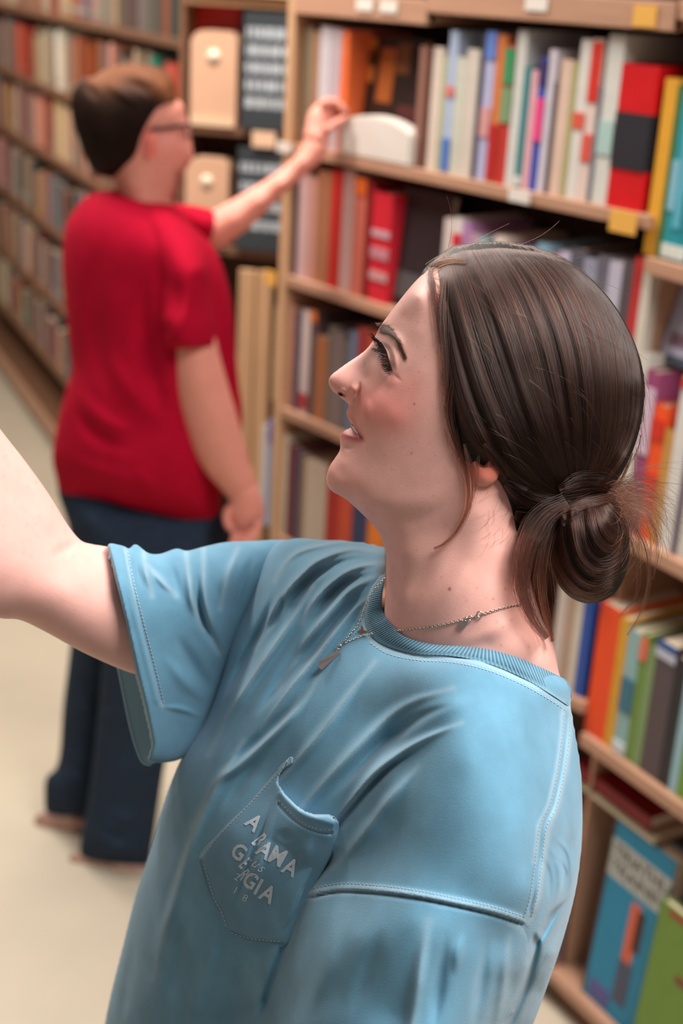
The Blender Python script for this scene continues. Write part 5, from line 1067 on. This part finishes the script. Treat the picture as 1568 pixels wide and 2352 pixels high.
v7, q7 = HR.build(); hr = raw_mesh('hair', v7, q7, M_HAIR2); adopt(hr, man); paint(hr, (36, 23, 19), HR.px[0], HR.px[1], [([(230, 175), (300, 165), (380, 180)], 34, (122, 78, 54), .8), ([(380, 200), (398, 225)], 22, (150, 96, 66), .8)])  # overhead light painted into the hair: paler top and fringe, near-black sides
# glasses: temple, rim, far rim
gd = 2.61 - .075
_gx, _gy = np.array([344., 372., 400., 420., 434.]), np.array([297., 295., 291., 288., 286.]); gd = HM.front(_gx, _gy) - .007
gl = tube('glasses', at_depth_v(_gx, _gy, gd), .003, mat('frame_black', (34, 22, 26), .3), None, 6); adopt(gl, man)
adopt(tube('lens_rim', [at_depth(432 + 8 * math.cos(a), 300 + 16 * math.sin(a), float(gd[3]) + .012 * math.cos(a)) for a in np.arange(16) * math.pi / 8], .0018, MATS['frame_black'], None, 6, True), gl)
# T-shirt
TM = Piece([(205, 447), (250, 436), (310, 438), (365, 452), (405, 478), (445, 520), (485, 560), (510, 610), (527, 670), (537, 730), (541, 800), (548, 880), (557, 945), (552, 1010), (530, 1075), (508, 1130), (498, 1195), (450, 1206), (400, 1203), (330, 1186), (260, 1166), (200, 1156), (142, 1136), (128, 1095), (120, 1050), (126, 1005), (136, 955), (152, 895), (164, 850), (158, 780), (149, 690), (143, 600), (150, 525), (175, 475)],
           md(-.01), [(300, 520, .13), (230, 520, .105), (400, 560, .14), (300, 650, .15), (220, 700, .115), (400, 700, .15), (470, 650, .11), (310, 850, .15), (220, 900, .11), (430, 850, .145), (500, 900, .08), (300, 1000, .15), (200, 1050, .11), (420, 1000, .14), (300, 1130, .14), (430, 1150, .12), (180, 1110, .08)], 6.0, .005, pin=34)
TM.strokes = [([(250, 520), (215, 650), (225, 800), (260, 950)], -.012, 26), ([(330, 620), (330, 740), (350, 860), (385, 980)], -.022, 24), ([(170, 880), (230, 960), (320, 1000)], .01, 18), ([(160, 920), (220, 1000), (320, 1040)], -.01, 16), ([(230, 780), (300, 900), (400, 1000)], .008, 22), ([(140, 1040), (240, 1090), (360, 1110)], .008, 18), ([(300, 1060), (350, 1130), (380, 1190)], .008, 18), ([(400, 480), (440, 540), (470, 600)], -.008, 12), ([(240, 450), (300, 470), (360, 490)], .004, 14)]
v8, q8 = TM.build(); ms = raw_mesh('shirt', v8, q8, M_RED); adopt(ms, man)
SM = Piece([(290, 470), (380, 470), (440, 520), (478, 590), (494, 680), (503, 760), (508, 806), (470, 800), (420, 802), (372, 802), (362, 750), (345, 680), (310, 600), (280, 530)], md(-.06), [(360, 520, .085), (390, 560, .115), (420, 640, .15), (430, 720, .16), (440, 790, .16), (370, 650, .105), (480, 780, .11), (385, 785, .135), (372, 740, .12), (330, 540, .07), (460, 620, .12)], 5.0, .004, sharp=[[(508, 806), (470, 800), (420, 802), (374, 802)]], edge=7, pin=30)
SM.strokes = [([(440, 600), (430, 700), (400, 795)], .008, 12), ([(400, 620), (405, 700), (385, 780)], -.008, 14), ([(470, 650), (475, 720), (480, 790)], .006, 10)]
v9, q9 = SM.build(); adopt(raw_mesh('sleeve', v9, q9, M_RED), ms)
SF = Piece([(360, 460), (400, 468), (445, 472), (490, 484), (500, 500), (494, 535), (484, 560), (455, 548), (420, 525), (380, 495)], [(360, 460, 2.72), (500, 500, 2.78), (450, 560, 2.76)], [(440, 505, .045), (475, 515, .052), (400, 485, .035)], 4.0, .003, sharp=[[(498, 488), (500, 500), (494, 535), (484, 560)]], edge=6, pin=24)
va_, qa_ = SF.build(); adopt(raw_mesh('sleeve', va_, qa_, M_RED), ms)
# jeans
parts_j = []
for out, wid, off in (
    ([(136, 1110), (250, 1130), (400, 1165), (512, 1180), (520, 1280), (500, 1400), (440, 1460), (300, 1450), (190, 1420), (172, 1300), (158, 1210)], [(200, 1200, .10), (300, 1250, .13), (420, 1280, .12), (250, 1380, .11), (420, 1400, .1)], -.01),
    ([(178, 1280), (168, 1420), (157, 1520), (145, 1620), (138, 1720), (128, 1764), (106, 1786), (102, 1830), (108, 1868), (150, 1884), (205, 1886), (230, 1850), (246, 1760), (258, 1640), (290, 1500), (330, 1330)], [(230, 1400, .095), (215, 1520, .085), (200, 1640, .078), (185, 1750, .07), (160, 1830, .066)], .10),
    ([(240, 1330), (235, 1500), (224, 1650), (210, 1780), (195, 1880), (184, 1940), (190, 1970), (245, 1985), (332, 1993), (352, 1930), (364, 1850), (380, 1750), (402, 1640), (440, 1490), (490, 1330)], [(360, 1400, .1), (330, 1530, .09), (305, 1650, .082), (285, 1780, .076), (270, 1900, .074), (262, 1960, .07)], -.06)):
    P_ = Piece(out, md(off), [(x, y, w) for x, y, w in wid], 6.0, .005, pin=36)
    P_.strokes = [([(x - 50, y - 20), (x, y), (x + 50, y - 10)], s_, 12) for (x, y, s_) in ((180, 1790, .008), (170, 1830, -.008), (290, 1880, .008), (270, 1920, -.01), (290, 1950, .008), (230, 1620, -.006))]
    parts_j.append(P_.build())
je = join_raw('jeans', parts_j, M_JEAN); adopt(je, man)
def shoe(out, sole, dz, name='shoe'):
    P_ = Piece(out, md(dz), [(np.mean([p[0] for p in out]), np.mean([p[1] for p in out]) + 2, .045), (np.mean([p[0] for p in out]) + 40, np.mean([p[1] for p in out]) + 2, .045)], 4.0, .004, pin=24); v, q = P_.build(); o_ = raw_mesh(name, v, q, M_SHOE); adopt(o_, man)
    P2 = Piece(sole, md(dz), [(np.mean([p[0] for p in sole]), np.mean([p[1] for p in sole]), .048)], 3.0, .004, pin=20); v, q = P2.build(); s_ = raw_mesh('sole', v, q, M_SOLE); adopt(s_, o_)
shoe([(78, 1896), (90, 1868), (150, 1862), (230, 1875), (268, 1890), (264, 1912), (180, 1918), (100, 1916)], [(78, 1904), (88, 1896), (180, 1904), (266, 1904), (268, 1916), (180, 1924), (92, 1922)], .10)
shoe([(156, 1990), (172, 1958), (240, 1970), (330, 1984), (390, 1996), (392, 2014), (300, 2022), (190, 2014)], [(160, 2000), (170, 1992), (280, 2008), (392, 2006), (394, 2020), (290, 2030), (180, 2022)], -.06)
